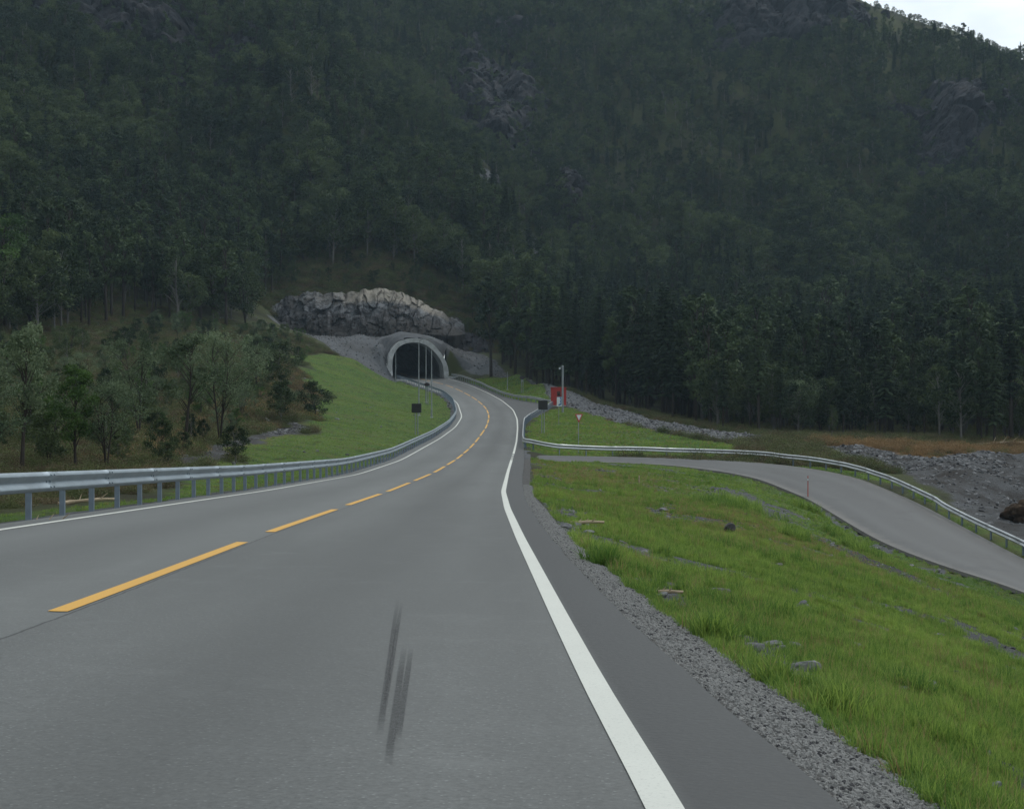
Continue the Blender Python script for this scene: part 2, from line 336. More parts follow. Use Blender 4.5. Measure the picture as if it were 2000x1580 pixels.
pit = PP((1530, 868, 150), (1650, 890, 130), (1720, 905, 118), (1850, 1000, 97), (2000, 1080, 85), (2300, 1150, 78), (2600, 1000, 90), (2300, 880, 150), (2000, 888, 152), (1900, 895, 145), (1830, 905, 132), (1740, 888, 140), (1640, 870, 150))
def height(X, Y, detail=True):
    X = np.asarray(X, float); Y = np.asarray(Y, float); sh = X.shape; X = X.ravel(); Y = Y.ravel()
    z = rbf(X, Y)
    if detail:
        far = sstep(300, 420, Y)
        off = np.minimum(np.maximum(lx(Y) - X, X - aex(Y)), 40.0)      # distance off the road
        amp = sstep(1.5, 14, off)
        z = z + (fbm(X, Y, 3.2, 11) - 0.5) * np.where(X < 0, .12, .22) * amp * (1 - far) + (fbm(X, Y, 12, 5) - 0.5) * 1.1 * amp * sstep(60, 140, Y) * (1 - far)
        z = z + far * ((fbm(X, Y, 60, 21, 3) - 0.5) * 12 + (.5 - np.abs(fbm(X + Y * .25, Y * .35, 34, 25, 3) - .5) * 4) * 9 + (fbm(X, Y, 16, 31, 4) - 0.5) * 7) * (1 - 0.75 * sstep(520, 590, Y)) + far * (fbm(X, Y, 14, 32) - .5) * 3
    if detail:
        pm = softpoly(X, Y, pit, 6.0); z = z + np.clip(pm - .5, 0, 1) * 2 * ((fbm(X, Y, 9, 47) - .42) * 4.5 + (fbm(X, Y, 2.5, 48) - .5) * 1.6)
    # side road bed
    ds = seg_dist(X, Y, np.vstack([SFr, SNr[::-1], SFr[:1]])); ins = inpoly(X, Y, side_poly)
    cand = ins | (ds < 3)
    if cand.any():
        Xi = X[cand]; Yi = Y[cand]
        mid = (SFr + SNr) / 2; hw = np.linalg.norm((SFr - SNr)[:, :2], axis=1) / 2
        zz = np.empty(len(Xi))
        for k in range(0, len(Xi), 4000):
            a = Xi[k:k + 4000, None]; b = Yi[k:k + 4000, None]
            d1 = (a - SFr[None, :, 0]) ** 2 + (b - SFr[None, :, 1]) ** 2; d2 = (a - SNr[None, :, 0]) ** 2 + (b - SNr[None, :, 1]) ** 2
            i1 = d1.argmin(1); i2 = d2.argmin(1); w1 = 1 / (d1.min(1) ** .5 + .05); w2 = 1 / (d2.min(1) ** .5 + .05)
            zz[k:k + 4000] = (SFr[i1, 2] * w1 + SNr[i2, 2] * w2) / (w1 + w2)
        bl = np.where(ins[cand], 0, sstep(0.3, 3.0, ds[cand])); z[cand] = (zz - np.where(ins[cand], 0.22, 0.05)) * (1 - bl) + z[cand] * bl
    # main road bed
    rz = road_z(np.clip(X, lx(Y) - 1.2, aex(Y) + 0.4), Y)
    dl = (lx(Y) - 0.75) - X; dr = X - aex(Y); off = np.maximum(dl, dr)
    wd = np.clip(Y * 0.03, 0.35, 2.2)
    inn = off < 0
    use = Y < 305
    bl = sstep(0, 1, off / wd)
    zr = rz - np.where(off < -0.05, 0.05 + np.clip(-off, 0, 1) * 0.2, 0.03)
    z = np.where(use, zr * (1 - bl) + z * bl, z)
    # gravel fill round and over the portal
    s, t = tunnel_local(X, Y)
    o_s = [p[0] for p in OUTL]; o_z = [p[1] for p in OUTL]
    arch = np.interp(s, o_s[1:-1], o_z[1:-1], left=-9, right=-9)
    hood = PO[2] + 7.5 - .62 * np.maximum(0, np.abs(s) - 2.2) + np.where(t > 0, np.minimum(t, 3) * .45, np.where(s > 0, t * 4, t * 1.1))
    z = np.where((np.abs(s) > 5.75) & (np.abs(s) < 15) & (t > -7) & (t < 14), np.maximum(z, hood), z)
    over = (t > -0.2) & (t < 60) & (s > -6.2) & (s < 6.6)
    z = np.where(over, np.maximum(z, PO[2] + np.maximum(arch, 0) - 0.25 + np.clip(t, 0, 3) * 0.45), z)
    return z.reshape(sh)

ys = [-14.0]
while ys[-1] < 760: ys.append(ys[-1] + max(0.13, (ys[-1] + 14) * 0.0105))
ys = np.array(ys); ys = np.sort(np.r_[ys[(ys < 290) | (ys > 335)], np.arange(290, 335, 0.55)])
uc = np.r_[-1.4 + 0.02 * np.arange(0, 50), np.linspace(-0.40, 0.42, 400), 0.44 + 0.02 * np.arange(0, 50)]
GX = uc[None, :] * (ys[:, None] + 14.0); GX = GX + 0 * GX; GY = np.repeat(ys[:, None], len(uc), 1)
GZ = height(GX, GY)
nr, nc = GX.shape
def bil(Zg):                     # sampling any field of the grid at a world point
    def f(X, Y):
        X = np.asarray(X, float); Y = np.asarray(Y, float)
        i = np.clip(np.searchsorted(ys, Y) - 1, 0, nr - 2); ty = (Y - ys[i]) / (ys[i + 1] - ys[i])
        def row(k):
            u = X / (ys[k] + 14.0); j = np.clip(np.searchsorted(uc, u) - 1, 0, nc - 2); tx = np.clip((u - uc[j]) / (uc[j + 1] - uc[j]), 0, 1)
            return Zg[k, j] * (1 - tx) + Zg[k, j + 1] * tx
        return row(i) * (1 - ty) + row(i + 1) * ty
    return f
gz = bil(GZ)
def gpt(px, py, lo, hi):
    Ys = np.linspace(lo, hi, 600); X = (px - 1000) * Ys / F; k = int(np.argmin(np.abs(gz(X, Ys) + (py - 790) * Ys / F))); return X[k], Ys[k]
def spot(px, py, wpx, hpx, lo, hi):
    X, Y = gpt(px, py, lo, hi); return (X, Y, wpx / 2 * Y / F, abs(gpt(px, py - hpx / 2, lo, hi)[1] - gpt(px, py + hpx / 2, lo, hi)[1]) / 2 + .2)
# ---------------- surface zones of the terrain (colour attribute): grass, gravel, orange heath, dirt
def PP(*p): return np.array([W(*a)[:2] for a in p])
jx = (fbm(GX, GY, 5, 71) - .5) * 5 * sstep(20, 120, GY) + (fbm(GX, GY, 1.2, 72) - .5) * 1.0 * sstep(8, 50, GY); jy = (fbm(GX, GY, 9, 73) - .5) * 10 * sstep(30, 120, GY)
JX, JY = GX + jx, GY + jy
z_tri = PP((1825, 1580, 6), (1465, 1320, 9.7), (1250, 1170, 14.7), (1115, 1055, 24.3), (1047, 980, 42.6), (1045, 915, 83)).tolist() + SNr[3:, :2].tolist() + [[60, 20], [40, -14], [1.9, -14]]
z_left = PP((0, 1000, 30), (350, 985, 44), (380, 935, 60), (450, 905, 75), (490, 868, 100), (570, 845, 118), (610, 825, 132), (640, 770, 185), (600, 745, 205), (600, 715, 225), (560, 706, 232), (600, 690, 245), (670, 690, 256), (690, 722, 262), (700, 735, 268), (760, 742, 284), (768, 744, 297)).tolist() + [[float(lx(y)) - .3, y] for y in np.arange(296, -14, -8)] + [[-9.0, -14], [-9.5, 24]]
z_left2 = PP((-200, 1010, 26), (350, 995, 40), (430, 960, 60), (460, 955, 60), (300, 1010, 28), (0, 1080, 18))
z_mid = [(float(aex(y)) + .3, y) for y in np.arange(114, 214, 6)] + PP((1110, 796, 208), (1160, 808, 190), (1210, 825, 165), (1290, 850, 145), (1420, 862, 136), (1440, 885, 124), (1440, 893, 118), (1230, 889, 114), (1040, 887, 110)).tolist()
z_up = PP((928, 735, 291), (1000, 733, 280), (1035, 742, 262), (1062, 757, 243), (1075, 778, 222)).tolist() + [(float(aex(y)) + .3, y) for y in np.arange(218, 290, 6)]
z_side = SFr[30:, :2].tolist() + [(p[0] + 3.0, p[1] + 3.0) for p in SFr[:29:-1, :2].tolist()]
g_tri = softpoly(JX * .3 + GX * .7, GY, z_tri, 0.25) ; g_tri = np.where(GX < aex(GY) + np.interp(GY, [9, 15, 25, 42, 96], [.42, .38, .30, .24, .30]), 0, g_tri)
grass = np.maximum.reduce([g_tri, softpoly(JX, JY, z_left, 1.2), softpoly(JX * .3 + GX * .7, GY, z_left2, .5), softpoly(JX * .5 + GX * .5, GY * .5 + JY * .5, z_mid, 1.0), softpoly(GX, GY, z_up, 1.0), 0.62 * softpoly(JX, GY, z_side, 1.5)])
gr_bank = PP((700, 738, 268), (640, 668, 285), (560, 640, 300), (520, 610, 308), (560, 600, 316), (700, 600, 325), (860, 640, 325), (950, 700, 312), (1010, 722, 280), (1060, 742, 256), (1110, 757, 240), (1220, 797, 212), (1330, 828, 185), (1480, 852, 168), (1490, 868, 150), (1420, 862, 138), (1290, 850, 147), (1210, 822, 170), (1150, 800, 196), (1105, 790, 214), (1080, 780, 222), (1062, 757, 243), (1035, 742, 262), (1000, 733, 282), (910, 731, 300), (876, 735, 300), (760, 742, 286))
pitm = softpoly(JX, JY, pit, 2.0)
gravel = np.maximum.reduce([softpoly(JX * .4 + GX * .6, JY * .4 + GY * .6, gr_bank, 1.5), softpoly(JX, GY, pit, 2.0), np.where((GX > aex(GY) - .3) & (GX < aex(GY) + np.interp(GY, [9, 15, 25, 42, 96], [.5, .42, .32, .26, .32]) + (fbm(GX, GY, .6, 77) - .5) * .25) & (GY < 112), 1.0, 0), np.where((GX < lx(GY) - .3) & (GX > lx(GY) - 1.25 + (fbm(GX, GY, 1.6, 78) - .5) * .8) & (GY < 296), 0.9, 0)])
scree = softpoly(JX, JY, PP((900, 420, 440), (960, 400, 460), (1050, 470, 440), (1100, 560, 400), (1040, 600, 385), (1000, 540, 400), (950, 500, 420)), 4) * 1.0
strip = softpoly(JX * .5 + GX * .5, GY, PP((350, 925, 60), (470, 880, 92), (560, 850, 115), (600, 835, 128), (560, 825, 130), (450, 860, 100), (330, 900, 72)), .8)
gravel = np.maximum(gravel, np.maximum(scree, strip * .8))
heath = np.maximum.reduce([softpoly(JX, JY, PP((1590, 860, 165), (1700, 862, 160), (1800, 868, 158), (2000, 876, 165), (2000, 892, 150), (1870, 905, 135), (1800, 925, 122), (1720, 902, 128), (1650, 885, 140)), 2.5),
                           softpoly(JX, JY, PP((500, 830, 130), (520, 770, 165), (560, 720, 215), (610, 760, 195), (600, 820, 140)), 4), .7 * softpoly(JX, JY, PP((250, 920, 66), (330, 890, 80), (430, 850, 105), (500, 830, 128), (440, 790, 140), (330, 830, 110), (240, 880, 80)), 3)])
SPOTS = [spot(1490, 1280, 210, 80, 7, 20), (spot(1560, 1310, 110, 50, 7, 20)), spot(1940, 1480, 190, 110, 6, 16), spot(1110, 1000, 110, 26, 25, 60), spot(1480, 992, 170, 36, 40, 95), spot(1600, 1015, 90, 30, 40, 95), spot(1680, 1085, 150, 40, 30, 80), spot(1120, 1035, 110, 24, 18, 45), spot(1310, 1160, 90, 30, 10, 26), spot(1990, 1570, 120, 60, 5, 12), spot(1300, 1008, 70, 20, 30, 70)]
def bare_at(X, Y):
    b = fbm(X, Y, 1.6, 92, 4); 
    for (a, c, p, q) in SPOTS: b = np.maximum(b, .80 - .19 * np.hypot((X - a) / p, (Y - c) / q) + (fbm(X, Y, .5, 97) - .5) * .35)
    return b
bsp = bare_at(GX, GY) * (GX > 0)
gravel = np.maximum(gravel, np.where((g_tri > .5) & (GY < 110), np.clip((bsp - .60) * 9, 0, .85), 0))
grass = np.where(heath > .7, grass * .4, grass)
dry = softpoly(JX, GY, PP((1045, 935, 70), (1080, 905, 94), (1200, 912, 92), (1260, 940, 75), (1180, 950, 66)), 4) + .8 * softpoly(JX, JY, PP((1250, 1010, 50), (1400, 1000, 58), (1700, 1090, 50), (1800, 1140, 45), (1450, 1080, 36)), 5)
ZA = np.stack([grass, gravel, heath, np.clip(np.maximum(dry, np.maximum(pitm, strip)), 0, 1)], -1)
s_, t_ = tunnel_local(GX, GY)
nr, nc = GX.shape
idx = np.arange(nr * nc).reshape(nr, nc)
a = idx[:-1, :-1].ravel(); b = idx[:-1, 1:].ravel(); c = idx[1:, 1:].ravel(); d = idx[1:, :-1].ravel()
fs = np.stack([a, b, c, d], 1)
sc = s_.ravel()[fs]; tcx = t_.ravel()[fs]
arch_in = (np.abs(sc - 0.2) < 5.75).all(1) & (tcx.min(1) < 0.6) & (tcx.max(1) > -1.6)
fs = fs[~arch_in]
TV = np.stack([GX, GY, GZ], -1).reshape(-1, 3)
zgrass = bil(grass); zgravel = bil(gravel); zheath = bil(heath); zdry = bil(np.clip(dry, 0, 1))

# ------------------------------------------------------------------ ground materials
m = NM('ground', 0.95, 0.15)
at = m.attr('zone'); zs = m.sep(at.outputs['Color']); alpha = at.outputs['Alpha']
rag = m.noise(0.9, detail=8, rough=0.7); fine = m.noise(14, detail=6, rough=.75); tiny = m.noise(70, detail=4, rough=.7); big = m.noise(0.11, detail=5)
def cut(v, rg=0.55):
    return m.ramp(m.math('ADD', v, m.math('MULTIPLY', m.math('SUBTRACT', rag, 0.5), rg)), [(0.42, 0.0), (0.58, 1.0)])
floor_c = m.mix(m.ramp(fine, [(.35, 0.), (.65, 1.)]), (.018, .022, .012), (.055, .055, .03))
floor_c = m.mix(m.ramp(rag, [(.5, 0.), (.62, 1.)]), floor_c, (.045, .034, .022))
floor_c = m.mix(m.ramp(m.noise(.45, detail=7, rough=.75), [(.47, 0.), (.56, .6)]), floor_c, (.024, .030, .013))
floor_c = m.mix(m.ramp(big, [(.42, 0.), (.58, .6)]), floor_c, (.07, .085, .028))
grass_c = m.mix(m.ramp(fine, [(.3, 0.), (.7, 1.)]), (.036, .074, .017), (.080, .148, .028))
grass_c = m.mix(m.ramp(big, [(.4, 0.), (.65, .6)]), grass_c, (.115, .165, .032))
grass_c = m.mix(m.ramp(m.noise(1.1, detail=6, rough=.7, stretch=(1, .35, 1)), [(.52, 0.), (.62, .8)]), grass_c, (.022, .040, .012))
grass_c = m.mix(m.ramp(m.noise(.6, detail=8, rough=.8), [(.585, 0.), (.62, .7)]), grass_c, (.10, .085, .045))
grass_c = m.mix(m.ramp(m.noise(.22, detail=6, rough=.7), [(.50, 0.), (.62, .7)]), grass_c, (.085, .095, .030))
grass_c = m.mix(m.ramp(m.noise(2.2, detail=7, rough=.75), [(.60, 0.), (.68, .7)]), grass_c, (.055, .05, .035))
grass_c = m.mix(m.math('MULTIPLY', alpha, .75), grass_c, (.16, .12, .05))
stones = m.voro(7.0); st2 = m.voro(2.6, out='Color')
grav_c = m.mix(m.ramp(fine, [(.3, 0.), (.7, 1.)]), (.062, .067, .073), (.155, .162, .172))
grav_c = m.mix(m.ramp(stones, [(.12, 1.), (.3, 0.)]), grav_c, (.20, .21, .22))
grav_c = m.mix(m.ramp(big, [(.48, 0.), (.62, .55)]), grav_c, (.05, .047, .043))
grav_c = m.mix(m.math('MULTIPLY', alpha, m.ramp(m.noise(.35, detail=7, rough=.7), [(.38, .95), (.62, .25)])), grav_c, (.030, .026, .023))
heath_c = m.mix(m.ramp(fine, [(.35, 0.), (.65, 1.)]), (.10, .06, .03), (.22, .13, .06))
heath_c = m.mix(m.ramp(rag, [(.5, 0.), (.65, .8)]), heath_c, (.09, .10, .03))
col = m.mix(cut(zs[2]), floor_c, heath_c); col = m.mix(cut(zs[0], .35), col, grass_c); col = m.mix(cut(zs[1], .3), col, grav_c)
m.color(col); bn = m.bump(m.math('ADD', m.math('MULTIPLY', fine, .6), m.math('ADD', m.math('MULTIPLY', tiny, .25), m.math('MULTIPLY', stones, .5))), 0.9, 0.12)
M_ground = m.m
ter = link('terrain', mesh_np('terrain', TV, fs, [M_ground], True, attrs={'zone': ZA.reshape(-1, 4)})); tag(ter, kind='structure')

# ------------------------------------------------------------------ asphalt
def asphalt(name, base, bands):
    m = NM(name, 0.62, 0.3)
    uv = m.n('ShaderNodeUVMap').outputs[0]; s = m.sep(uv)
    grain = m.noise(42, detail=5, rough=.95); mid = m.noise(24, detail=5, rough=.7); bigp = m.noise(.35, detail=5, rough=.6, stretch=(1, .12, 1)); v = m.voro(26)
    c = m.mix(m.ramp(grain, [(.3, 0.), (.7, 1.)]), tuple(x * .34 for x in base), tuple(x * 1.7 for x in base))
    c = m.mix(m.ramp(v, [(.10, .8), (.20, 0.)]), c, tuple(min(1, x * 2.2) for x in base))
    c = m.mix(m.ramp(mid, [(.35, .22), (.6, 0.)]), c, tuple(x * .6 for x in base))
    c = m.mix(m.ramp(bigp, [(.38, .5), (.6, 0.)]), c, tuple(x * .55 for x in base))
    c = m.mix(m.ramp(m.noise(1.6, detail=6, rough=.75), [(.55, 0.), (.72, .35)]), c, tuple(x * 1.5 for x in base))
    if bands:
        wob = m.math('MULTIPLY', m.math('SUBTRACT', m.noise(.25, detail=2, stretch=(0, .3, 0)), .5), .25)
        u = m.math('ADD', s[0], wob)
        tot = None
        for c0, wd, am in ((1.72, .55, .42), (-1.72, .55, .40), (.18, .35, .20), (-3.3, .35, .22), (3.15, .28, .25)):
            d = m.math('ABSOLUTE', m.math('SUBTRACT', u, c0)); g = m.math('MULTIPLY', m.ramp(m.math('DIVIDE', d, wd * 2.2), [(0., 1.), (.25, .75), (1., 0.)]), am)
            tot = g if tot is None else m.math('MAXIMUM', tot, g)
        c = m.mix(tot, c, tuple(x * .30 for x in base))
        c = m.mix(m.ramp(m.math('DIVIDE', m.math('SUBTRACT', s[0], 3.38), .12), [(0., 0.), (1., .80)]), c, (.028, .030, .032))
        c = m.mix(m.ramp(m.math('DIVIDE', m.math('SUBTRACT', -3.5, 0.0), 1.), [(0., 0.), (1., 0.)]), c, (0.05, .05, .05))
        # longitudinal joint next to the centre line
        ju = m.math('ADD', s[0], m.math('MULTIPLY', m.math('SUBTRACT', m.noise(3, detail=4, stretch=(0, 1, 0)), .5), .05))
        jd = m.math('ABSOLUTE', m.math('SUBTRACT', ju, .105)); c = m.mix(m.ramp(m.math('MULTIPLY', jd, 10.), [(.06, .8), (.16, 0.)]), c, (.02, .02, .02))
        c = m.mix(m.ramp(m.math('SUBTRACT', .105, ju), [(0., 0.), (.01, .22)]), c, tuple(x * 1.35 for x in base))
    if not bands:
        e = m.math('ABSOLUTE', m.math('SUBTRACT', s[0], 2.5)); wv_ = m.math('MULTIPLY', m.math('SUBTRACT', m.noise(1.2, detail=5, rough=.7), .5), .9)
        c = m.mix(m.ramp(m.math('MULTIPLY', m.math('ADD', e, wv_), .4), [(.80, 0.), (.98, .55)]), c, (.16, .15, .135))
        c = m.mix(m.ramp(m.math('ABSOLUTE', m.math('SUBTRACT', e, 1.15)), [(.0, .30), (.55, 0.)]), c, tuple(x * 1.7 for x in base))
        c = m.mix(m.ramp(m.noise(.5, detail=6, rough=.7), [(.56, 0.), (.66, .45)]), c, tuple(x * .5 for x in base))
    m.color(c); m.bump(m.math('ADD', m.math('MULTIPLY', grain, .5), m.math('MULTIPLY', v, -.6)), 0.45, 0.006)
    m.l(m.ramp(grain, [(.3, .5), (.7, .72)]), m.b.inputs['Roughness'])
    return m.m
M_asph = asphalt('asphalt', (.124, .130, .128), True)
M_asph2 = asphalt('asphalt_side', (.054, .057, .058), False)
rY = np.r_[np.arange(-13.9, 30, .5), np.arange(30, 120, 1.0), np.arange(120, 362, 1.5)]
lat = np.r_[np.linspace(-4.05, -3.4, 3), np.linspace(-3.2, -.2, 14), 0, np.linspace(.2, 3.2, 14), 3.4, 3.52]
V = []; U = []
for Y in rY:
    l, c0, r_, ae = float(lx(Y)), float(cx(Y)), float(rx(Y)), float(aex(Y))
    xs = []
    for q in lat:
        if q <= 0: xs.append(c0 + (c0 - l) * q / 3.4)
        else: xs.append(c0 + (r_ - c0) * q / 3.4)
    us = list(lat); nz_ = (fbm(np.array([Y]), np.array([3.]), 1.3, 9)[0] - .5) * .10
    for f in (.25, .5, .75, 1.0): xs.append(xs[len(lat) - 1] + (ae + nz_ - xs[len(lat) - 1]) * f); us.append(3.52 + (ae - r_) * f)
    xs = np.array(xs); zz = road_z(xs, np.full(len(xs), Y)); xs[0] += nz_
    for x, z, u in zip(xs, zz, us): V.append((x, Y, z)); U.append((u, Y))
    V.append((xs[-1] + .05, Y, zz[-1] - .13)); U.append((us[-1] + .1, Y)); 
nc2 = len(lat) + 5; nr2 = len(rY)
fr = [(i * nc2 + j, i * nc2 + j + 1, (i + 1) * nc2 + j + 1, (i + 1) * nc2 + j) for i in range(nr2 - 1) for j in range(nc2 - 1)]
_me = mesh_np('road', V, fr, [M_asph], True, uvs=U); _me.set_sharp_from_angle(angle=R(25)); tag(link('road', _me), kind='structure')
V = []; U = []; K = 8
for i in range(NS):
    for k in range(K + 1):
        t = k / K; p = SFr[i] * (1 - t) + SNr[i] * t
        z = p[2] + 0.06 * (1 - (2 * t - 1) ** 2)
        if p[0] < 2.6: z = min(z, float(road_z(p[0], p[1])) - .006) if p[0] < float(aex(p[1])) + .25 else z
        V.append((p[0], p[1], z)); U.append((t * 5, i * .7))
    p = SNr[i]; d = SNr[i] - SFr[i]; d /= np.linalg.norm(d); V.append((p[0] + d[0] * .08, p[1] + d[1] * .08, p[2] - .15)); U.append((5.1, i * .7))
fr = [(i * (K + 2) + j, (i + 1) * (K + 2) + j, (i + 1) * (K + 2) + j + 1, i * (K + 2) + j + 1) for i in range(NS - 1) for j in range(K + 1)]
_me = mesh_np('side_road', V, fr, [M_asph2], True, uvs=U); _me.set_sharp_from_angle(angle=R(25)); tag(link('side_road', _me), kind='structure')

# ---- markings
def paint(name, c, worn):
    m = NM(name, .6, .35); k = m.noise(60, detail=5, rough=.8); k2 = m.noise(1.3, detail=3)
    cc = m.mix(m.ramp(k, [(.34, worn), (.46, 0.)]), c, (.16, .16, .155)); m.color(m.mix(m.ramp(k2, [(.4, .14), (.6, 0.)]), cc, tuple(x * .75 for x in c))); m.bump(k, .3, .004); return m.m
M_white = paint('white_paint', (.62, .63, .58), .35); M_yellow = paint('yellow_paint', (.66, .36, .06), .35)
def strip_mesh(name, spans, fx, half, mat):
    V = []; Fc = []
    for a, b in spans:
        n_ = max(2, int((b - a) / 1.0) + 1); st = len(V)
        for Y in np.linspace(a, b, n_):
            x = float(fx(Y)); dx = float(fx(Y + .5) - fx(Y - .5)); L = math.hypot(dx, 1); h = half * L
            for sgn in (-1, -.33, .33, 1):
                X = x + sgn * h; V.append((X, Y - sgn * half * dx * 0, float(road_z(X, Y)) + .006))
        for i in range(n_ - 1):
            for j in range(3): q = st + i * 4 + j; Fc.append((q, q + 1, q + 5, q + 4))
    tag(link(name, mesh_np(name, V, Fc, [mat], True)), kind='structure')
strip_mesh('left_edge_line', [(-13, 296)], lx, .062, M_white)
strip_mesh('right_edge_line', [(-13, 92.5)] + [(93.5 + k * 2.6, 94.7 + k * 2.6) for k in range(4)] + [(104, 318)], rx, .066, M_white)
ds = [(12.3 + 12 * k, 12.3 + 12 * k + 9.3) for k in range(-2, 26)]
strip_mesh('centre_line', ds, cx, .075, M_yellow)
# tyre marks left by braking wheels
m = NM('rubber_mark', .7, .3); uv = m.n('ShaderNodeUVMap').outputs[0]; su = m.sep(uv)
ed = m.math('MULTIPLY', m.ramp(su[1], [(0., 0.), (.2, 1.), (.75, 1.), (1., 0.)]), m.ramp(su[0], [(0., 0.), (.2, 1.), (.8, 1.), (1., 0.)]))
al = m.math('MULTIPLY', ed, m.ramp(m.noise(40, detail=4), [(.3, .35), (.6, .85)])); m.color((.055, .057, .06)); m.l(m.math('MULTIPLY', al, .65), m.b.inputs['Alpha'])
def plane_pt(px, py):            # on the near road surface
    Y = 20.0
    for _ in range(30):
        X = (px - 1000) * Y / F; z = float(road_z(X, Y)); Y = -z * F / (py - 790)
    return ((px - 1000) * Y / F, Y, float(road_z((px - 1000) * Y / F, Y)) + .005)
V = []; Fc = []; U = []
for (x0, y0, x1, y1, hw) in ((741, 1440, 777, 1170, .018), (752, 1380, 785, 1175, .014), (757, 1500, 790, 1260, .020), (776, 1450, 804, 1262, .018)):
    n_ = 9; st = len(V)
    for i in range(n_):
        t = i / (n_ - 1); p = plane_pt(x0 + (x1 - x0) * t, y0 + (y1 - y0) * t)
        for sgn in (-1, 1): V.append((p[0] + sgn * hw, p[1], p[2])); U.append(((sgn + 1) / 2, t))
    for i in range(n_ - 1): q = st + i * 2; Fc.append((q, q + 1, q + 3, q + 2))
tag(link('tyre_marks', mesh_np('tyre_marks', V, Fc, [m.m], True, uvs=U)), kind='structure')

# ------------------------------------------------------------------ gravel verge strip (raised crumbly edge) on the right
m = NM('verge_gravel', .95, .2)
v1 = m.voro(60, out='Color'); v2 = m.voro(60); nn = m.noise(5, detail=5)
g = m.mix(m.ramp(m.sep(v1)[0], [(0., 0.), (1., 1.)]), (.07, .07, .07), (.26, .255, .25)); g = m.mix(m.ramp(nn, [(.4, .5), (.6, 0.)]), g, (.09, .085, .075)); m.color(m.mix(m.ramp(v2, [(.3, 0.), (.75, .6)]), g, (.05, .05, .05)))
m.bump(m.math('MULTIPLY', v2, -1.), 1.0, .03); M_verge = m.m
V = []; Fc = []; vy = np.r_[np.arange(2, 20, .07), np.arange(20, 45, .2), np.arange(45, 96, .6)]; K = 14
for Y in vy:
    a = float(aex(Y)) - .01; wv = float(np.interp(Y, [2, 5.5, 9, 15, 25, 42, 60, 96], [.40, .40, .50, .36, .26, .18, .24, .3])) + .12
    t = np.linspace(0, 1, K); x = a + wv * t; yy = np.full(K, Y)
    base = float(road_z(a, Y)) - .035; z1 = gz(np.full(K, a + wv), yy)
    z = base * (1 - sstep(.35, 1, t)) + (z1 - .05) * sstep(.35, 1, t) - .10 * t * 0.5
    z = z + (fbm(x, yy, .09, 4, 3) - .5) * .05 + (fbm(x, yy, .5, 6, 2) - .5) * .07
    for i in range(K): V.append((x[i], Y, max(z[i], 0 * z[i] + gz(x[i], Y) + .012) if t[i] < .9 else z[i]))
fr = [(i * K + j, i * K + j + 1, (i + 1) * K + j + 1, (i + 1) * K + j) for i in range(len(vy) - 1) for j in range(K - 1)]
tag(link('gravel_verge', mesh_np('gravel_verge', V, fr, [M_verge], True)), kind='structure')

# ------------------------------------------------------------------ metals and other materials
def galv(name, c, rough):
    m = NM(name, rough, .5, .75); k = m.noise(9, m.co.outputs['Object'], 5); k2 = m.noise(1.1, m.co.outputs['Object'], 3)
    cc = m.mix(m.ramp(k, [(.35, 0.), (.65, 1.)]), tuple(x * .85 for x in c), c); m.color(m.mix(m.ramp(k2, [(.42, .35), (.6, 0.)]), cc, tuple(x * .6 for x in c)))
    m.l(m.ramp(k, [(.3, rough - .08), (.7, rough + .1)]), m.b.inputs['Roughness']); return m.m
M_galv = galv('galvanised_steel', (.29, .345, .385), .45)
M_galv2 = galv('galvanised_steel_bright', (.56, .585, .60), .40)
M_post = galv('post_steel', (.30, .37, .45), .5)
M_pole = plain('grey_pole', (.30, .33, .35), .5, .4, .3, .15, 2)
M_black = plain('black_panel', (.012, .013, .016), .45, .4, 0, .3, 3)
M_red = plain('red_paint', (.42, .035, .03), .45, .5, 0, .12, 2)
M_redd = plain('dark_red_panel', (.10, .045, .035), .5, .4, 0, .3, 3)
M_conc = plain('concrete', (.44, .46, .465), .85, .3, 0, .22, 1.2, .3)
M_wsheet = plain('white_sheet', (.62, .66, .70), .5, .4, 0, .1, 3)
M_blue = plain('blue_sheet', (.05, .14, .34), .5, .4, 0, .1, 3)
M_signred = plain('sign_red', (.40, .03, .03), .45, .4, 0, .1, 3)
M_glass = plain('lamp_glass', (.55, .57, .58), .15, .6, 0, .05, 3)
M_wood = plain('bleached_wood', (.36, .29, .20), .85, .2, 0, .3, 5, .4)

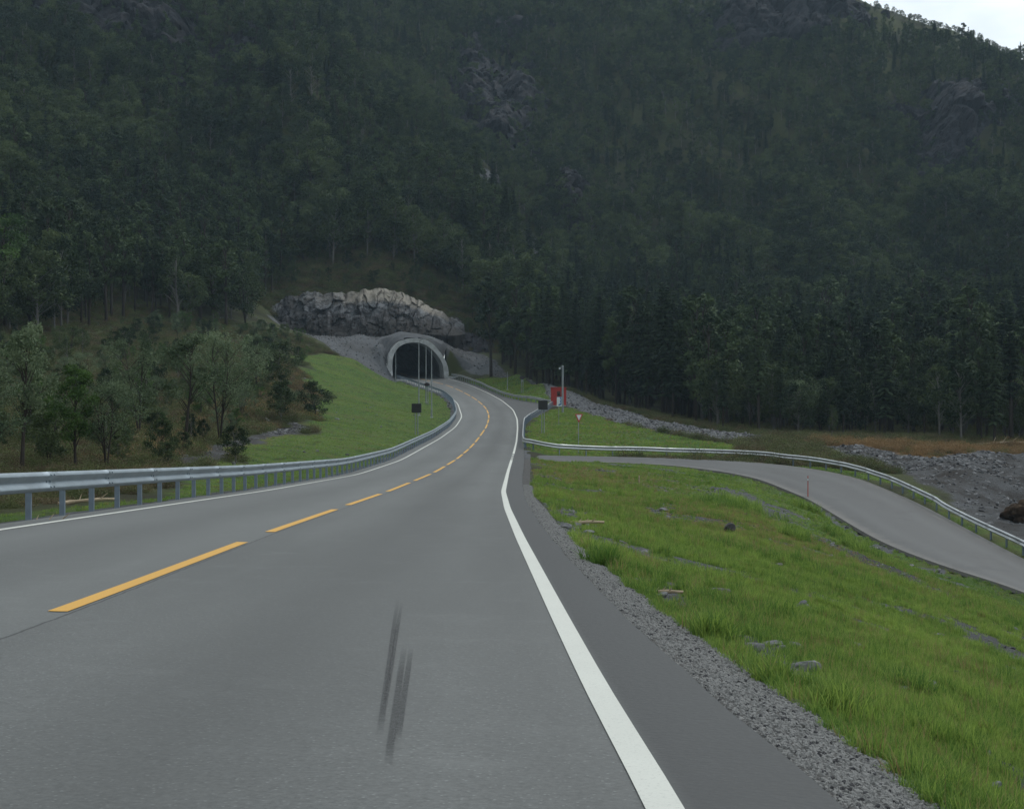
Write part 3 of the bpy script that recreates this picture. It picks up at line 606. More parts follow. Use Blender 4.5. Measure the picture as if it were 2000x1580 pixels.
# ------------------------------------------------------------------ guardrails
PROF = [(0, .752), (.022, .757), (.07, .725), (.083, .695), (.07, .665), (.012, .615), (.006, .597), (.012, .58), (.07, .53), (.083, .50), (.07, .47), (.022, .44), (0, .445)]
def rail(name, label, path, side, post_step, phase, mat, cat='guardrail', splice=4.0):
    """path: (x,y,z ground); side +1 when the traffic is on the right of the path direction"""
    P = np.array(path, float); d = np.r_[0, np.cumsum(np.hypot(*np.diff(P[:, :2], axis=0).T))]; L = d[-1]
    def at(s): return np.array([np.interp(s, d, P[:, i]) for i in range(3)])
    def nrm(s):
        a = at(max(0, s - .4)); b = at(min(L, s + .4)); t = (b - a)[:2]; t /= np.linalg.norm(t) + 1e-9; return np.array([t[1], -t[0]]) * side, t
    root = thing(name, label, cat, tuple(at(0)))
    o0 = at(0); mb = MB(); ss = []; s = 0.0
    while s < L: ss.append(s); s += .5 if s < 60 else .9
    ss.append(L); ex = set()
    k = splice * .6
    while k < L: ss += [k, k + .012, k + .32, k + .332]; ex.add(round(k + .012, 3)); k += splice
    ss = sorted(ss); V = []; npf = len(PROF)
    for s in ss:
        q = at(s); nv, _ = nrm(s); ph = (s - splice * .6) % splice; e = .005 if (.011 < ph < .321 and s > splice * .5) else 0
        for (o, z) in PROF: V.append((q[0] + nv[0] * (o + e) - o0[0], q[1] + nv[1] * (o + e) - o0[1], q[2] + z + (e * .6 if z > .7 else 0) - o0[2]))
        for (o, z) in reversed(PROF): V.append((q[0] + nv[0] * (o - .012) - o0[0], q[1] + nv[1] * (o - .012) - o0[1], q[2] + z - (.008 if z > .6 else -.008) - o0[2]))
    m2 = 2 * npf
    for i in range(len(ss) - 1):
        for j in range(m2): mb.f.append((i * m2 + j, i * m2 + (j + 1) % m2, (i + 1) * m2 + (j + 1) % m2, (i + 1) * m2 + j))
    mb.v = V; mb.f.append(tuple(range(m2))); mb.f.append(tuple((len(ss) - 1) * m2 + j for j in range(m2 - 1, -1, -1)))
    k = splice * .6
    while k < L:                 # splice bolts
        q = at(k); 
        if q[1] < 75:
            for dd in (.06, .26):
                for z in (.71, .60, .515):
                    p = at(k + dd); nv, _ = nrm(k + dd); off = .09 if z != .60 else .02
                    mb.box((p[0] + nv[0] * off - o0[0], p[1] + nv[1] * off - o0[1], p[2] + z - o0[2]), (.03, .03, .03), math.atan2(nv[1], nv[0]), .006)
        k += splice
    mb.build('beam', mat, root, True)
    # posts: open sigma section with a spacer block
    ps = []
    s = phase
    while s < L - .1: ps.append(s); s += post_step
    def post_mesh():
        mb = MB(); pr = [(-.045, -.03), (-.045, .03), (-.036, .03), (-.036, -.02), (.036, -.02), (.036, .03), (.045, .03), (.045, -.03)]
        n_ = len(pr); V = [(p[0], p[1], -.45) for p in pr] + [(p[0], p[1], .70) for p in pr]
        mb.add(V, [tuple(range(n_)), tuple(range(2 * n_ - 1, n_ - 1, -1))] + [(i, (i + 1) % n_, (i + 1) % n_ + n_, i + n_) for i in range(n_)])
        mb.box((.068, 0, .597), (.024, .07, .16)); return mb
    pm = post_mesh().mesh('post', M_post)
    ranked = sorted(ps, key=lambda s: at(s)[1])
    first = set(ranked[:100]); rest = MB(); tmpl = post_mesh()
    for s in ps:
        q = at(s); nv, t = nrm(s); a = math.atan2(nv[1], nv[0])
        loc = (q[0] - nv[0] * .085 - o0[0], q[1] - nv[1] * .085 - o0[1], q[2] - o0[2])
        if s in first: link('post', pm, root, loc, (0, 0, a))
        else:
            ca, sa = math.cos(a), math.sin(a); rest.add([(loc[0] + v[0] * ca - v[1] * sa, loc[1] + v[0] * sa + v[1] * ca, loc[2] + v[2]) for v in tmpl.v], tmpl.f)
    if rest.v: tag(rest.build('posts', M_post, root), kind='stuff')
    return root
yl = np.arange(4.0, 297, 1.0)
pathL = [(float(lx(y)) - .62, y, float(lz(y)) - .02) for y in yl]
# phase so a post stands 25.3 m ahead
rail('guardrail', 'long galvanised guardrail on blue-grey posts curving along the left edge of the road', pathL, 1, 2.0, 1.8, M_galv)
pr1 = np.array([W(876, 735.5, 301), W(893, 738, 293), W(910, 742, 285), W(940, 753, 268), W(960, 764, 255), W(982, 777, 240), W(1000, 780, 233), W(1020, 781, 227), W(1040, 783, 223), W(1060, 787, 219), W(1077, 792, 215)]); pr1 = resample(pr1, 120)
pr1[:, 2] = np.where(pr1[:, 1] > 286, pr1[:, 2] - .1, np.maximum(gz(pr1[:, 0], pr1[:, 1]), pr1[:, 2] - .15))
rail('guardrail', 'galvanised guardrail from the right side of the tunnel mouth to the red kiosk', pr1, 1, 2.0, .6, M_galv2)
pr2 = np.array([W(1079, 794, 213), W(1064, 806, 200), W(1050, 816, 189), W(1035, 826, 176), W(1025, 832, 165), W(1023, 840, 155), W(1022, 855, 139), W(1021.5, 872, 123), W(1023, 882, 115), W(1029, 886, 112.3), W(1042, 888.5, 112.0), W(1080, 889, 112.6), W(1220, 890.5, 114.5), W(1330, 892, 115.5), W(1428, 895, 116), W(1490, 899, 114.5), W(1558, 908, 111.5), W(1632, 920, 107), W(1688, 933, 103), W(1740, 951, 98.5), W(1792, 976, 93.5), W(1844, 1003, 89), W(1896, 1031, 85), W(2000, 1086, 78.2), W(2200, 1180, 68.5), W(2500, 1320, 59)])
pr2 = resample(pr2, 260); pr2[:, 2] = np.maximum(gz(pr2[:, 0], pr2[:, 1]), pr2[:, 2] - .15)
rail('guardrail', 'bright guardrail bending from the lay-by round the corner and down the side road', pr2, 1, 2.0, .5, M_galv2)

# ------------------------------------------------------------------ tunnel portal
def p3(s, z, t): return (s * PDX[0] + t * PDY[0], s * PDX[1] + t * PDY[1], z)
pr = thing('tunnel_portal', 'round concrete tunnel portal with dark opening set in a gravel bank', 'tunnel', tuple(PO))
mb = MB(); nO = len(OUTL)
def ringdense(L, k=3):
    A = np.array(L); n_ = (len(A) - 1) * k + 1; t = np.linspace(0, len(A) - 1, n_); q = np.stack([np.interp(t, np.arange(len(A)), A[:, i]) for i in range(2)], 1)
    for _ in range(3): q[1:-1] = (q[:-2] + 2 * q[1:-1] + q[2:]) / 4
    return q
O2 = ringdense(OUTL); I2 = ringdense(INNL); nO = len(O2)
V = []
for (s, z) in O2: V.append(p3(s, z, -1.2))
for (s, z) in I2: V.append(p3(s, z, -1.2))
for (s, z) in O2: V.append(p3(s, z, 3.5))
for (s, z) in I2: V.append(p3(s, z, 3.5))
Fc = []
for i in range(nO - 1):
    Fc += [(i, i + 1, nO + i + 1, nO + i), (i, 2 * nO + i, 2 * nO + i + 1, i + 1), (nO + i, nO + i + 1, 3 * nO + i + 1, 3 * nO + i)]
mb.add(V, Fc); mb.build('collar', M_conc, pr, True)
mb = MB(); ts = [3.4, 8, 14, 20, 30, 42, 56]; n_ = len(I2)
for k, t in enumerate(ts):
    for (s, z) in I2: mb.v.append(p3(s * 1.01 - .0012 * t * t * 0, z + .003 * t * 5, t))
for k in range(len(ts) - 1):
    for i in range(n_ - 1): mb.f.append((k * n_ + i, k * n_ + i + 1, (k + 1) * n_ + i + 1, (k + 1) * n_ + i))
mb.f.append(tuple((len(ts) - 1) * n_ + i for i in range(n_)))
M_lin = plain('tunnel_lining', (.20, .20, .20), .9, .2, 0, .3, 1)
mb.build('lining', M_lin, pr, True)

# ------------------------------------------------------------------ blasted rock face above the portal
def rockface(name, top, bot, Yt, Yb, nx, nz_, amp, mat, seed, cw=2.4, ch=4.6, N=90):
    T = np.array([W(p[0], p[1], Yt + (p[2] if len(p) > 2 else 0)) for p in top]); B = np.array([W(p[0], p[1], Yb + (p[2] if len(p) > 2 else 0)) for p in bot])
    tt = np.linspace(0, 1, nx)
    def rs(P): 
        k = (P[:, 0] - P[0, 0]) / (P[-1, 0] - P[0, 0]); return np.stack([np.interp(tt, k, P[:, i]) for i in range(3)], 1)
    T = rs(T); B = rs(B); V = []; Fc = []
    U_, V_ = np.meshgrid(tt, np.linspace(0, 1, nz_)); P = B[None] * (1 - V_[..., None]) + T[None] * V_[..., None]
    x = P[..., 0]; z = P[..., 2]
    # blocky facets: nearest of scattered tilted planes
    r = np.random.default_rng(seed)
    sx = r.uniform(x.min(), x.max(), N); sz = r.uniform(z.min(), z.max(), N); o = r.uniform(-1, 1, N); gx_ = r.normal(0, .16, N); gz_ = r.normal(0, .10, N)
    wx = x + (fbm(x, z, 1.5, seed) - .5) * 1.2; wz = z + (fbm(x, z, 1.5, seed + 3) - .5) * 1.2
    dd = ((wx[..., None] - sx) / cw) ** 2 + ((wz[..., None] - sz) / ch) ** 2; i1 = dd.argmin(-1); srt = np.sort(dd, -1)[..., :2]; crack = np.sqrt(srt[..., 1]) - np.sqrt(srt[..., 0])
    dep = np.round(o[i1] * 2.5) / 2.5 * amp + (gx_[i1] * (x - sx[i1]) + gz_[i1] * (z - sz[i1])) * .6; dep = dep + .30 * np.exp(-crack * 16) + (fbm(x, z, .8, seed + 5) - .5) * .9 + (fbm(x * 1.0, z * .35, 1.3, seed + 12) - .5) * 1.6 + (fbm(x, z, 5, seed + 8) - .5) * 2.0 + .55 * np.abs(((z * .42 + x * .10 + fbm(x, z, 4, seed + 15) * 2.2) % 1.0) - .5)
    bow = (np.sin(np.pi * U_) ** .6) * -1.0; fade = np.minimum(1, np.minimum(V_, 1) * 8)
    Yd = P[..., 1] + dep * 1.0 + bow
    base_i = lambda i, j: i * nx + j
    Vv = np.stack([x, Yd, z + (fbm(x, x * 0, .9, seed + 6) - .5)[...] * .9 * V_ * 1.2], -1)
    row = Vv[-1].copy(); row[:, 1] += 9; row[:, 2] += -1.0 ; bt = Vv[0].copy(); bt[:, 2] -= 3; bt[:, 1] += 1
    Vv = np.concatenate([bt[None], Vv, row[None]]); nz2 = nz_ + 2
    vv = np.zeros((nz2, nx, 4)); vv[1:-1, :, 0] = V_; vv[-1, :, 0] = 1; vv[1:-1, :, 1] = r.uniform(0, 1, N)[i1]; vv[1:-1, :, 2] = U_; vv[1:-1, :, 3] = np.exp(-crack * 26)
    Fc = [(i * nx + j, i * nx + j + 1, (i + 1) * nx + j + 1, (i + 1) * nx + j) for i in range(nz2 - 1) for j in range(nx - 1)]
    o_ = link(name, mesh_np(name, Vv.reshape(-1, 3), Fc, [mat], False, attrs={'rk': vv.reshape(-1, 4)})); tag(o_, kind='structure'); return o_
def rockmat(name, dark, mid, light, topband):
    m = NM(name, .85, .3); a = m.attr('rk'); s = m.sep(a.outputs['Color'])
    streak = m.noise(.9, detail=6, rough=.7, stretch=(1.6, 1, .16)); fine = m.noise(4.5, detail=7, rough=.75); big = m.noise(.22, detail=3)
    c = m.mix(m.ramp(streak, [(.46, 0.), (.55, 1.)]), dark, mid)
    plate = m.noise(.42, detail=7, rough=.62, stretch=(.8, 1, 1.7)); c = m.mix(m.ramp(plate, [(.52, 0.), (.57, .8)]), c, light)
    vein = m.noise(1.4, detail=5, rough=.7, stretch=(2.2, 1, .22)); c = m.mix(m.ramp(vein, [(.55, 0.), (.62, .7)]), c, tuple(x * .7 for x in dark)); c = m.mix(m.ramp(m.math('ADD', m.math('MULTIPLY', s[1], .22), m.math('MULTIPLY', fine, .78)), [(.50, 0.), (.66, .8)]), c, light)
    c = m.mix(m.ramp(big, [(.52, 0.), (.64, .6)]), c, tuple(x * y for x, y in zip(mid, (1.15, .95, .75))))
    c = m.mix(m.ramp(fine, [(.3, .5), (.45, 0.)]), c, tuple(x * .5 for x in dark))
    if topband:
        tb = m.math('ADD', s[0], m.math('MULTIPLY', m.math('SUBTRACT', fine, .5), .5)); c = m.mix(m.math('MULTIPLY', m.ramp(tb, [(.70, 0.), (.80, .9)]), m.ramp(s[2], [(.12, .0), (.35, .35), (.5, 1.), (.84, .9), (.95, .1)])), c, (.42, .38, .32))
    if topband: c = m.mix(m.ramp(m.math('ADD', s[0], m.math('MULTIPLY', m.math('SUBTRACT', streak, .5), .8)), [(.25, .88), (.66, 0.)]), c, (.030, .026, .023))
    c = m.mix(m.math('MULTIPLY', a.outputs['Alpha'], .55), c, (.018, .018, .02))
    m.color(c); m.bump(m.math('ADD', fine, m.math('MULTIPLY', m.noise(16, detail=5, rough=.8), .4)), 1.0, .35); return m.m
M_rock = rockmat('blasted_rock', (.016, .017, .021), (.085, .09, .10), (.26, .27, .285), True)
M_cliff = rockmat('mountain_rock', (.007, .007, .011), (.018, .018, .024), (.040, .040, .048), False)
rockface('rock_face', [(519, 612), (535, 596), (560, 580), (600, 571), (650, 574), (690, 572), (722, 566), (740, 561), (775, 568), (810, 583), (850, 606, 1), (880, 618, 4), (906, 629, 9)],
         [(517, 640), (545, 655), (580, 660), (640, 662), (700, 664), (760, 655), (810, 655), (838, 652), (865, 656, 1), (890, 656, 3), (908, 652, 7)], 321, 311.5, 200, 80, .75, M_rock, 3)
rockface('rock_ledge', [(868, 640), (890, 644), (915, 648), (940, 656), (965, 672), (990, 700)], [(868, 690), (890, 692), (920, 696), (945, 700), (970, 706), (990, 716)], 322, 314, 60, 24, .5, M_cliff, 9)
# cliffs on the mountain: broken rock patches bulging out of the slope
def ground_Y(px, py, lo=120, hi=640):       # first place where the sight line meets the ground
    Ys = np.linspace(lo, hi, 400); X = (px - 1000) * Ys / F; z = -(py - 790) * Ys / F; g = gz(X, Ys); k = np.argmax(g > z); return float(Ys[k]) if (g > z).any() else hi
CLIFFS = []
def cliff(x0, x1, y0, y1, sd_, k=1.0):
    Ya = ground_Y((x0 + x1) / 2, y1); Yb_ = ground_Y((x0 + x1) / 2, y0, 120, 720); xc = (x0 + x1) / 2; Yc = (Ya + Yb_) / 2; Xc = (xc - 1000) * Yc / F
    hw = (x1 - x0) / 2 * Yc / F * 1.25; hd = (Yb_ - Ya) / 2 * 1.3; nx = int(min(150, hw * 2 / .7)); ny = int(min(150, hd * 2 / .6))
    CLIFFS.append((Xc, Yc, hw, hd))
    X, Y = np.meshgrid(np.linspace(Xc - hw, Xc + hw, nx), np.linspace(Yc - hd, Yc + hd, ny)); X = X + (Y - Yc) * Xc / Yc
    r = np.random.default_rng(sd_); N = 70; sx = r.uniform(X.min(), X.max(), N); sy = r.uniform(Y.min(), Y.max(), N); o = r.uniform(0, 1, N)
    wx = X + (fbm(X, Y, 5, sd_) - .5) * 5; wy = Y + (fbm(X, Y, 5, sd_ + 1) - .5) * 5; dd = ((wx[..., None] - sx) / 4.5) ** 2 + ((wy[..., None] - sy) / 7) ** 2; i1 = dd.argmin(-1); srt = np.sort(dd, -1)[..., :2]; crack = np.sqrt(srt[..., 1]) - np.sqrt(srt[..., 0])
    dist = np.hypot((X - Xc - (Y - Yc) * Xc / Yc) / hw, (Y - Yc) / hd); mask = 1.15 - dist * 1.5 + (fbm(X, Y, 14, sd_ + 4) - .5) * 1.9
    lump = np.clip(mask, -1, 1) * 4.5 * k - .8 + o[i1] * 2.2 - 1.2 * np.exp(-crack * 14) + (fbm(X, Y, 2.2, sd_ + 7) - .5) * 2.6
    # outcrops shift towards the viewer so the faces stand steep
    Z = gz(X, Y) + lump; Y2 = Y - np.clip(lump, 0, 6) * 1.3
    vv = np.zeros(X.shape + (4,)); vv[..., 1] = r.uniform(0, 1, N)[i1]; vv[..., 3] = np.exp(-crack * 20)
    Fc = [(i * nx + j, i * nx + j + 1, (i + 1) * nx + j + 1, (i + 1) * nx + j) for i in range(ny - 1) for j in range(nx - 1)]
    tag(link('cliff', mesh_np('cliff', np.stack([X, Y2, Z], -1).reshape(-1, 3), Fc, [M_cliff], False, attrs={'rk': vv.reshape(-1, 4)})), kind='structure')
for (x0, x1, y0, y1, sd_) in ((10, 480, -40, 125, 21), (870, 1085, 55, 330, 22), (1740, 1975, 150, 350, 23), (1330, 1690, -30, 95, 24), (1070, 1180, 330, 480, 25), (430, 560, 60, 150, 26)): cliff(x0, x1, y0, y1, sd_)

# ------------------------------------------------------------------ street furniture
def stand(px, py_base, Y):       # a foot on the ground
    X = (px - 1000) * Y / F; return (X, Y, float(gz(X, Y)))
def zpx(py, Y): return -(py - 790) * Y / F
def on_terrain(px, py, lo, hi):
    Ys = np.linspace(lo, hi, 400); X = (px - 1000) * Ys / F; d_ = gz(X, Ys) + (py - 790) * Ys / F; k = int(np.argmin(np.abs(d_))); return float(Ys[k])
def matrix_board(px, py_c, py_b, Y, wpx, hpx, label, rot=0.0):
    X, Y, z0 = stand(px, py_b, Y); r_ = thing('display_board', label, 'sign', (X, Y, z0), rot)
    k = Y / F; w_, h_ = wpx * k, hpx * k; zc = zpx(py_c, Y) - z0
    mb = MB().box((0, 0, zc), (w_, .16, h_), 0, .02); mb.build('cabinet', M_black, r_)
    MB().box((0, -.095, zc), (w_ * .86, .03, h_ * .86), 0, .005).build('screen', plain('screen_black', (.008, .008, .010), .3, .5, 0, .3, 4), r_)
    for s in (-1, 1):
        MB().tube([(s * .11, .10, -.3), (s * .11, .10, zc + h_ * .35)], .042, 10).build('post', M_pole, r_, True)
    for dz in (-.25, .25): MB().box((0, .11, zc + dz * h_), (.34, .04, .05)).build('bracket', M_pole, r_)
    return r_
Yb1 = on_terrain(815, 850, 90, 170); matrix_board(813.5, 797, 850, Yb1, 19, 18, 'black square display board on two grey posts standing in the left grass bank')
Yb2 = on_terrain(1061, 848, 120, 175); matrix_board(1060.5, 791, 848, Yb2, 18.5, 18, 'black square display board on two grey posts behind the right guardrail')
def signal(px, py_c, Y, label):
    X, Y, z0 = stand(px, 0, Y); r_ = thing('stop_signal', label, 'traffic light', (X, Y, z0)); zc = zpx(py_c, Y) - z0; k = Y / F
    a, b = 5.3 * k, 3.5 * k
    el = [(a * math.cos(t), zc + b * math.sin(t)) for t in np.linspace(0, 2 * math.pi, 24, endpoint=False)]
    MB().prism(el, -.08, .08).build('backing_plate', M_black, r_)
    for s in (-1, 1):
        ln = MB().tube([(s * a * .45, -.085, zc), (s * a * .45, -.11, zc)], a * .26, 14).build('lens', plain('lens_dark_red', (.06, .01, .01), .2, .6), r_, True)
        MB().tube([(s * a * .45, -.12, zc + a * .24), (s * a * .45, -.24, zc + a * .2)], a * .12, 8).build('visor', M_black, r_)
    MB().box((0, .12, zc - b - .15), (.34, .14, .42), 0, .02).build('control_box', M_pole, r_)
    for s in (-1, 1): MB().tube([(s * .12, .1, -.3), (s * .12, .1, zc)], .05, 10).build('post', M_pole, r_, True)
signal(834, 751, on_terrain(833, 790, 150, 240), 'oval black twin-light stop signal on grey posts in the left bank by the road')
signal(1020, 737.5, on_terrain(1020, 768, 215, 262), 'oval black twin-light stop signal on the small green patch right of the road')
def mast(px, pt, pb, lo, hi, label, arm=False, r0=.075):
    Y = on_terrain(px, pb, lo, hi); X, Y, z0 = stand(px, 0, Y); h = zpx(pt, Y) - z0; r_ = thing('lamp_post', label, 'lamp post', (X, Y, z0))
    MB().tube([(0, 0, -.4), (0, 0, .9), (0, 0, .92), (0, 0, h)], [r0 * 1.25, r0 * 1.25, r0, r0 * .55], 10).build('pole', M_pole, r_, True)
    MB().box((0, 0, .04), (.34, .34, .10), 0, .02).build('base_plate', M_conc, r_)
    if arm:
        MB().tube([(0, 0, h - .05), (.12, -.1, h + .32), (.55, -.3, h + .5), (1.2, -.5, h + .55)], [.04, .04, .035, .03], 8).build('arm', M_pole, r_, True)
        hd = MB().box((1.45, -.58, h + .55), (.62, .24, .10), -.35, .03).build('lamp_head', M_pole, r_); MB().box((1.45, -.58, h + .492), (.42, .16, .02), -.35).build('lens', M_glass, hd)
    else: MB().tube([(0, 0, h), (0, 0, h + .06)], [r0 * .7, r0 * .3], 10).build('cap', M_pole, r_, True)
mast(773, 681, 749, 255, 293, 'thin grey post nearest the left foot of the tunnel portal')
mast(818, 671, 812, 150, 240, 'tall grey lamp post with arm behind the left display board', True)
mast(832, 678, 786, 170, 250, 'tall slim grey post directly behind the left oval stop signal')
mast(843, 685, 816, 140, 225, 'tall slim grey post in the left bank closest to the guardrail bend')
mast(991, 727, 762, 240, 285, 'short thin grey post on the green patch beside the stop signal', False, .05)
# camera mast
Y = on_terrain(1099, 806, 175, 215); X, Y, z0 = stand(1099, 0, Y); h = zpx(715, Y) - z0
cm = thing('camera_mast', 'thick grey mast with small white camera on a side arm by the red kiosk', 'camera mast', (X, Y, z0))
MB().tube([(0, 0, -.3), (0, 0, h)], [.13, .12], 12).build('pole', M_pole, cm, True)
MB().tube([(0, 0, h), (0, 0, h + .05)], [.13, .05], 12).build('cap', M_pole, cm, True)
MB().tube([(0, 0, h - .2), (-.22, -.05, h - .15), (-.36, -.08, h - .22)], .03, 8).build('arm', M_pole, cm, True)
c_ = MB().tube([(-.36, -.08, h - .18), (-.36, -.08, h - .34), (-.36, -.08, h - .42)], [.11, .12, .05], 12).build('camera', M_wsheet, cm, True)
# red kiosk
Y = 214.0; X = (1091 - 1000) * Y / F; z0 = float(gz(X, Y)); k = Y / F
ks = thing('kiosk', 'small red cabinet kiosk with dark square window where the guardrail ends', 'kiosk', (X, Y, z0), R(-14))
wk = 26.5 * k; hk = zpx(757.5, Y) - z0
MB().box((0, 0, hk / 2 + .04), (wk, 1.3, hk - .04), 0, .03).build('body', M_red, ks)
MB().box((0, 0, hk + .035), (wk + .14, 1.45, .08), 0, .02).build('roof', M_red, ks)
MB().box((0, 0, .02), (wk + .1, 1.4, .16)).build('plinth', M_conc, ks)
dr = MB().box((-wk * .24, -.665, hk * .47), (wk * .42, .03, hk * .82), 0, .006).build('door', M_red, ks); MB().box((-wk * .08, -.70, hk * .45), (.03, .04, .16)).build('handle', M_black, dr)
wn = MB().box((wk * .04 + .08, -.668, hk * .68), (7.2 * k, .03, 9.5 * k), 0, .006).build('window', M_redd, ks)
MB().box((wk * .04 + .1, -.69, hk * .62), (4.5 * k, .02, 4.8 * k)).build('pane', M_black, wn)
MB().box((wk * .27, -.665, hk * .5), (wk * .02, .02, hk * .9)).build('panel_seam', M_redd, ks)
# information sign
Y = on_terrain(1090, 831, 140, 195); X, Y, z0 = stand(1092.5, 0, Y); k = Y / F
inf = thing('information_sign', 'white and blue rectangular sign on thin pole in front of the red kiosk', 'sign', (X, Y, z0), R(8))
zc = zpx(784.5, Y) - z0; wi, hi = 10 * k, 19 * k
MB().box((0, 0, zc), (wi, .03, hi), 0, .006).build('panel', M_wsheet, inf)
f_ = MB(); f_.prism([(wi * .42, zc - hi * .3), (wi * .42, zc + hi * .44), (wi * .05, zc + hi * .44), (wi * .25, zc + hi * .2), (wi * .12, zc - .02), (wi * .3, zc - hi * .14), (-wi * .25, zc - hi * .32), (-wi * .1, zc - hi * .42)], -.022, -.017); f_.build('blue_symbol', M_blue, inf)
MB().box((0, -.019, zc + hi * .475), (wi * .96, .004, hi * .04)).build('border', M_blue, inf)
MB().tube([(-.05, .045, -.3), (-.05, .045, zc + hi * .4)], .028, 8).build('pole', M_pole, inf, True)
# give way sign
Y = on_terrain(1130, 886, 112, 135); X, Y, z0 = stand(1130.5, 0, Y); k = Y / F
gw = thing('give_way_sign', 'red-bordered white triangle give-way sign pointing down, on a thin pole', 'traffic sign', (X, Y, z0), R(38))
zt = zpx(808.5, Y) - z0; s_ = (zpx(808.5, Y) - zpx(825, Y)) / .866
def tri_(s, c, r_=.04): return [(-s / 2 + r_, c), (s / 2 - r_, c), (s / 2, c - r_), (r_ * .6, c - s * .866 + r_ * .3), (-r_ * .6, c - s * .866 + r_ * .3), (-s / 2, c - r_)]
MB().prism(tri_(s_, zt), -.012, .012).build('plate', M_signred, gw)
MB().prism(tri_(s_ * .66, zt - s_ * .095, .01), -.018, -.0135).build('face', M_wsheet, gw)
MB().tube([(0, .04, -.3), (0, .04, zt - .05)], .03, 8).build('pole', M_pole, gw, True)
# snow stake
Y = on_terrain(1578, 978, 75, 98); X, Y, z0 = stand(1578, 0, Y); h = zpx(929, Y) - z0
stk = thing('snow_stake', 'thin red snow stake at the near edge of the side road', 'snow stake', (X, Y, z0))
MB().tube([(0, 0, -.1), (0, 0, h)], [.030, .022], 8).build('rod', plain('stake_red', (.42, .05, .03), .6), stk, True)
MB().tube([(0, 0, h - .28), (0, 0, h - .16)], [.024, .024], 8).build('reflector_band', M_wsheet, stk, True)
Y = on_terrain(1252, 948, 60, 100); X, Y, z0 = stand(1248, 0, Y)
stk = thing('stump_post', 'short dark wooden peg in the grass near the junction', 'peg', (X, Y, z0)); MB().tube([(0, 0, -.1), (.01, 0, .38), (.02, .01, .42)], [.035, .033, .02], 8).build('peg', M_wood, stk, True)
# low concrete blocks at the portal feet
for px, py, Y, d_, lb, rr in ((785, 743, 288, (2.2, .5, .35), 'pale concrete block in the grass at the left foot of the portal', .5), (886, 737, 297, (3.2, .5, .45), 'low pale concrete kerb block at the right foot of the portal', -.2)):
    X = (px - 1000) * Y / F; o_ = MB().box((0, 0, d_[2] / 2 - .05), d_, 0, .05).build('concrete_block', M_conc); o_.location = (X, Y, float(gz(X, Y))); o_.rotation_euler.z = rr; tag(o_, lb, 'concrete block')

# ------------------------------------------------------------------ stones, logs
def stone_mesh(name, mat, seed, sub=2, flat=.6):
    bm = bmesh.new(); bmesh.ops.create_icosphere(bm, subdivisions=sub, radius=.5); r = random.Random(seed)
    pl = [(Vector((r.gauss(0, 1), r.gauss(0, 1), r.gauss(0, 1))).normalized(), r.uniform(.28, .42)) for _ in range(9)]
    for v in bm.verts:
        for n_, d_ in pl:
            e = v.co.dot(n_) - d_
            if e > 0: v.co -= n_ * e
        v.co.z *= flat; v.co.x *= 1.25
    me = bpy.data.meshes.new(name); bm.to_mesh(me); bm.free(); me.materials.append(mat); return me
M_stone = plain('stone', (.17, .172, .178), .9, .25, 0, .35, 3, .5)
M_stoned = plain('stone_dark', (.06, .06, .064), .9, .25, 0, .35, 3, .5)
STN = [stone_mesh('stone', M_stone, k) for k in range(5)] + [stone_mesh('stone', M_stoned, 10 + k) for k in range(3)]
def ground_at(px, py, lo, hi):
    Y = on_terrain(px, py, lo, hi); X = (px - 1000) * Y / F; return X, Y, float(gz(X, Y))
stones = [(1666, 1267, 8, 25, .17, 'pale rounded stone among tall grass, by itself near the right edge of the field'), (1150, 1042, 20, 45, .20, 'light stone below the log at the left side of the grass field'),
          (1302, 1014, 30, 60, .28, 'lower of two pale stones in the middle of the grass field'), (1296, 998, 32, 64, .30, 'upper of two pale stones in the middle of the grass field'), (1104, 1031, 20, 45, .24, 'flat pale stone next to the gravel verge beside the log'),
          (1405, 1160, 12, 32, .22, 'small pale stone half sunk in the grass below the field centre'), (1545, 1266, 8, 22, .16, 'flat grey stone in the bare patch near the gravel verge'), (1470, 1270, 8, 20, .18, 'broad grey stone slab in the bare patch by the verge'),
          (1575, 1308, 8, 20, .2, 'dark-edged stone in the lower bare patch of the field'), (1815, 1342, 8, 20, .16, 'small white stone low in the right grass')]
for px, py, lo, hi, sz, lb in stones:
    X, Y, z = ground_at(px, py, lo, hi); o_ = link('stone', STN[random.randrange(5)], None, (X, Y, z + sz * .12), (0, 0, random.uniform(0, 6))); o_.scale = (sz, sz * .8, sz * .8); tag(o_, lb, 'stone')
def log_(px, py, lo, hi, L, r0, rot, lb, mat=None):
    X, Y, z = ground_at(px, py, lo, hi); mb = MB(); n_ = 7; pts = [(L * (t - .5), .06 * L * math.sin(t * 3 + px), r0 * .7 + .05 * L * math.sin(t * 2.2)) for t in np.linspace(0, 1, n_)]
    mb.tube(pts, [r0 * (1 - .5 * i / n_) * (1 + .15 * math.sin(i * 2.1)) for i in range(n_)], 9)
    for q in range(3): p = pts[2 + q]; mb.tube([p, (p[0] + .1 * L, p[1] + (.1 - .09 * q) * L, p[2] + .1 * L)], [r0 * .35, r0 * .12], 6)
    o_ = mb.build('fallen_branch', mat or M_wood, None, True); o_.location = (X, Y, z); o_.rotation_euler.z = rot; tag(o_, lb, 'branch')
log_(1142, 1027, 22, 45, .75, .045, .1, 'bleached log lying in the grass close to the gravel verge')
log_(1292, 1162, 12, 26, .42, .025, -.3, 'pale forked twig on the grass right beside the gravel verge')
log_(262, 860, 70, 120, 2.2, .09, .35, 'pale broken log on the brown slope between the willow trees')
log_(95, 1030, 25, 45, 1.2, .04, .7, 'pale branch under the left guardrail beam')
log_(172, 985, 30, 50, 1.4, .05, .8, 'bleached branch seen between posts of the left guardrail')
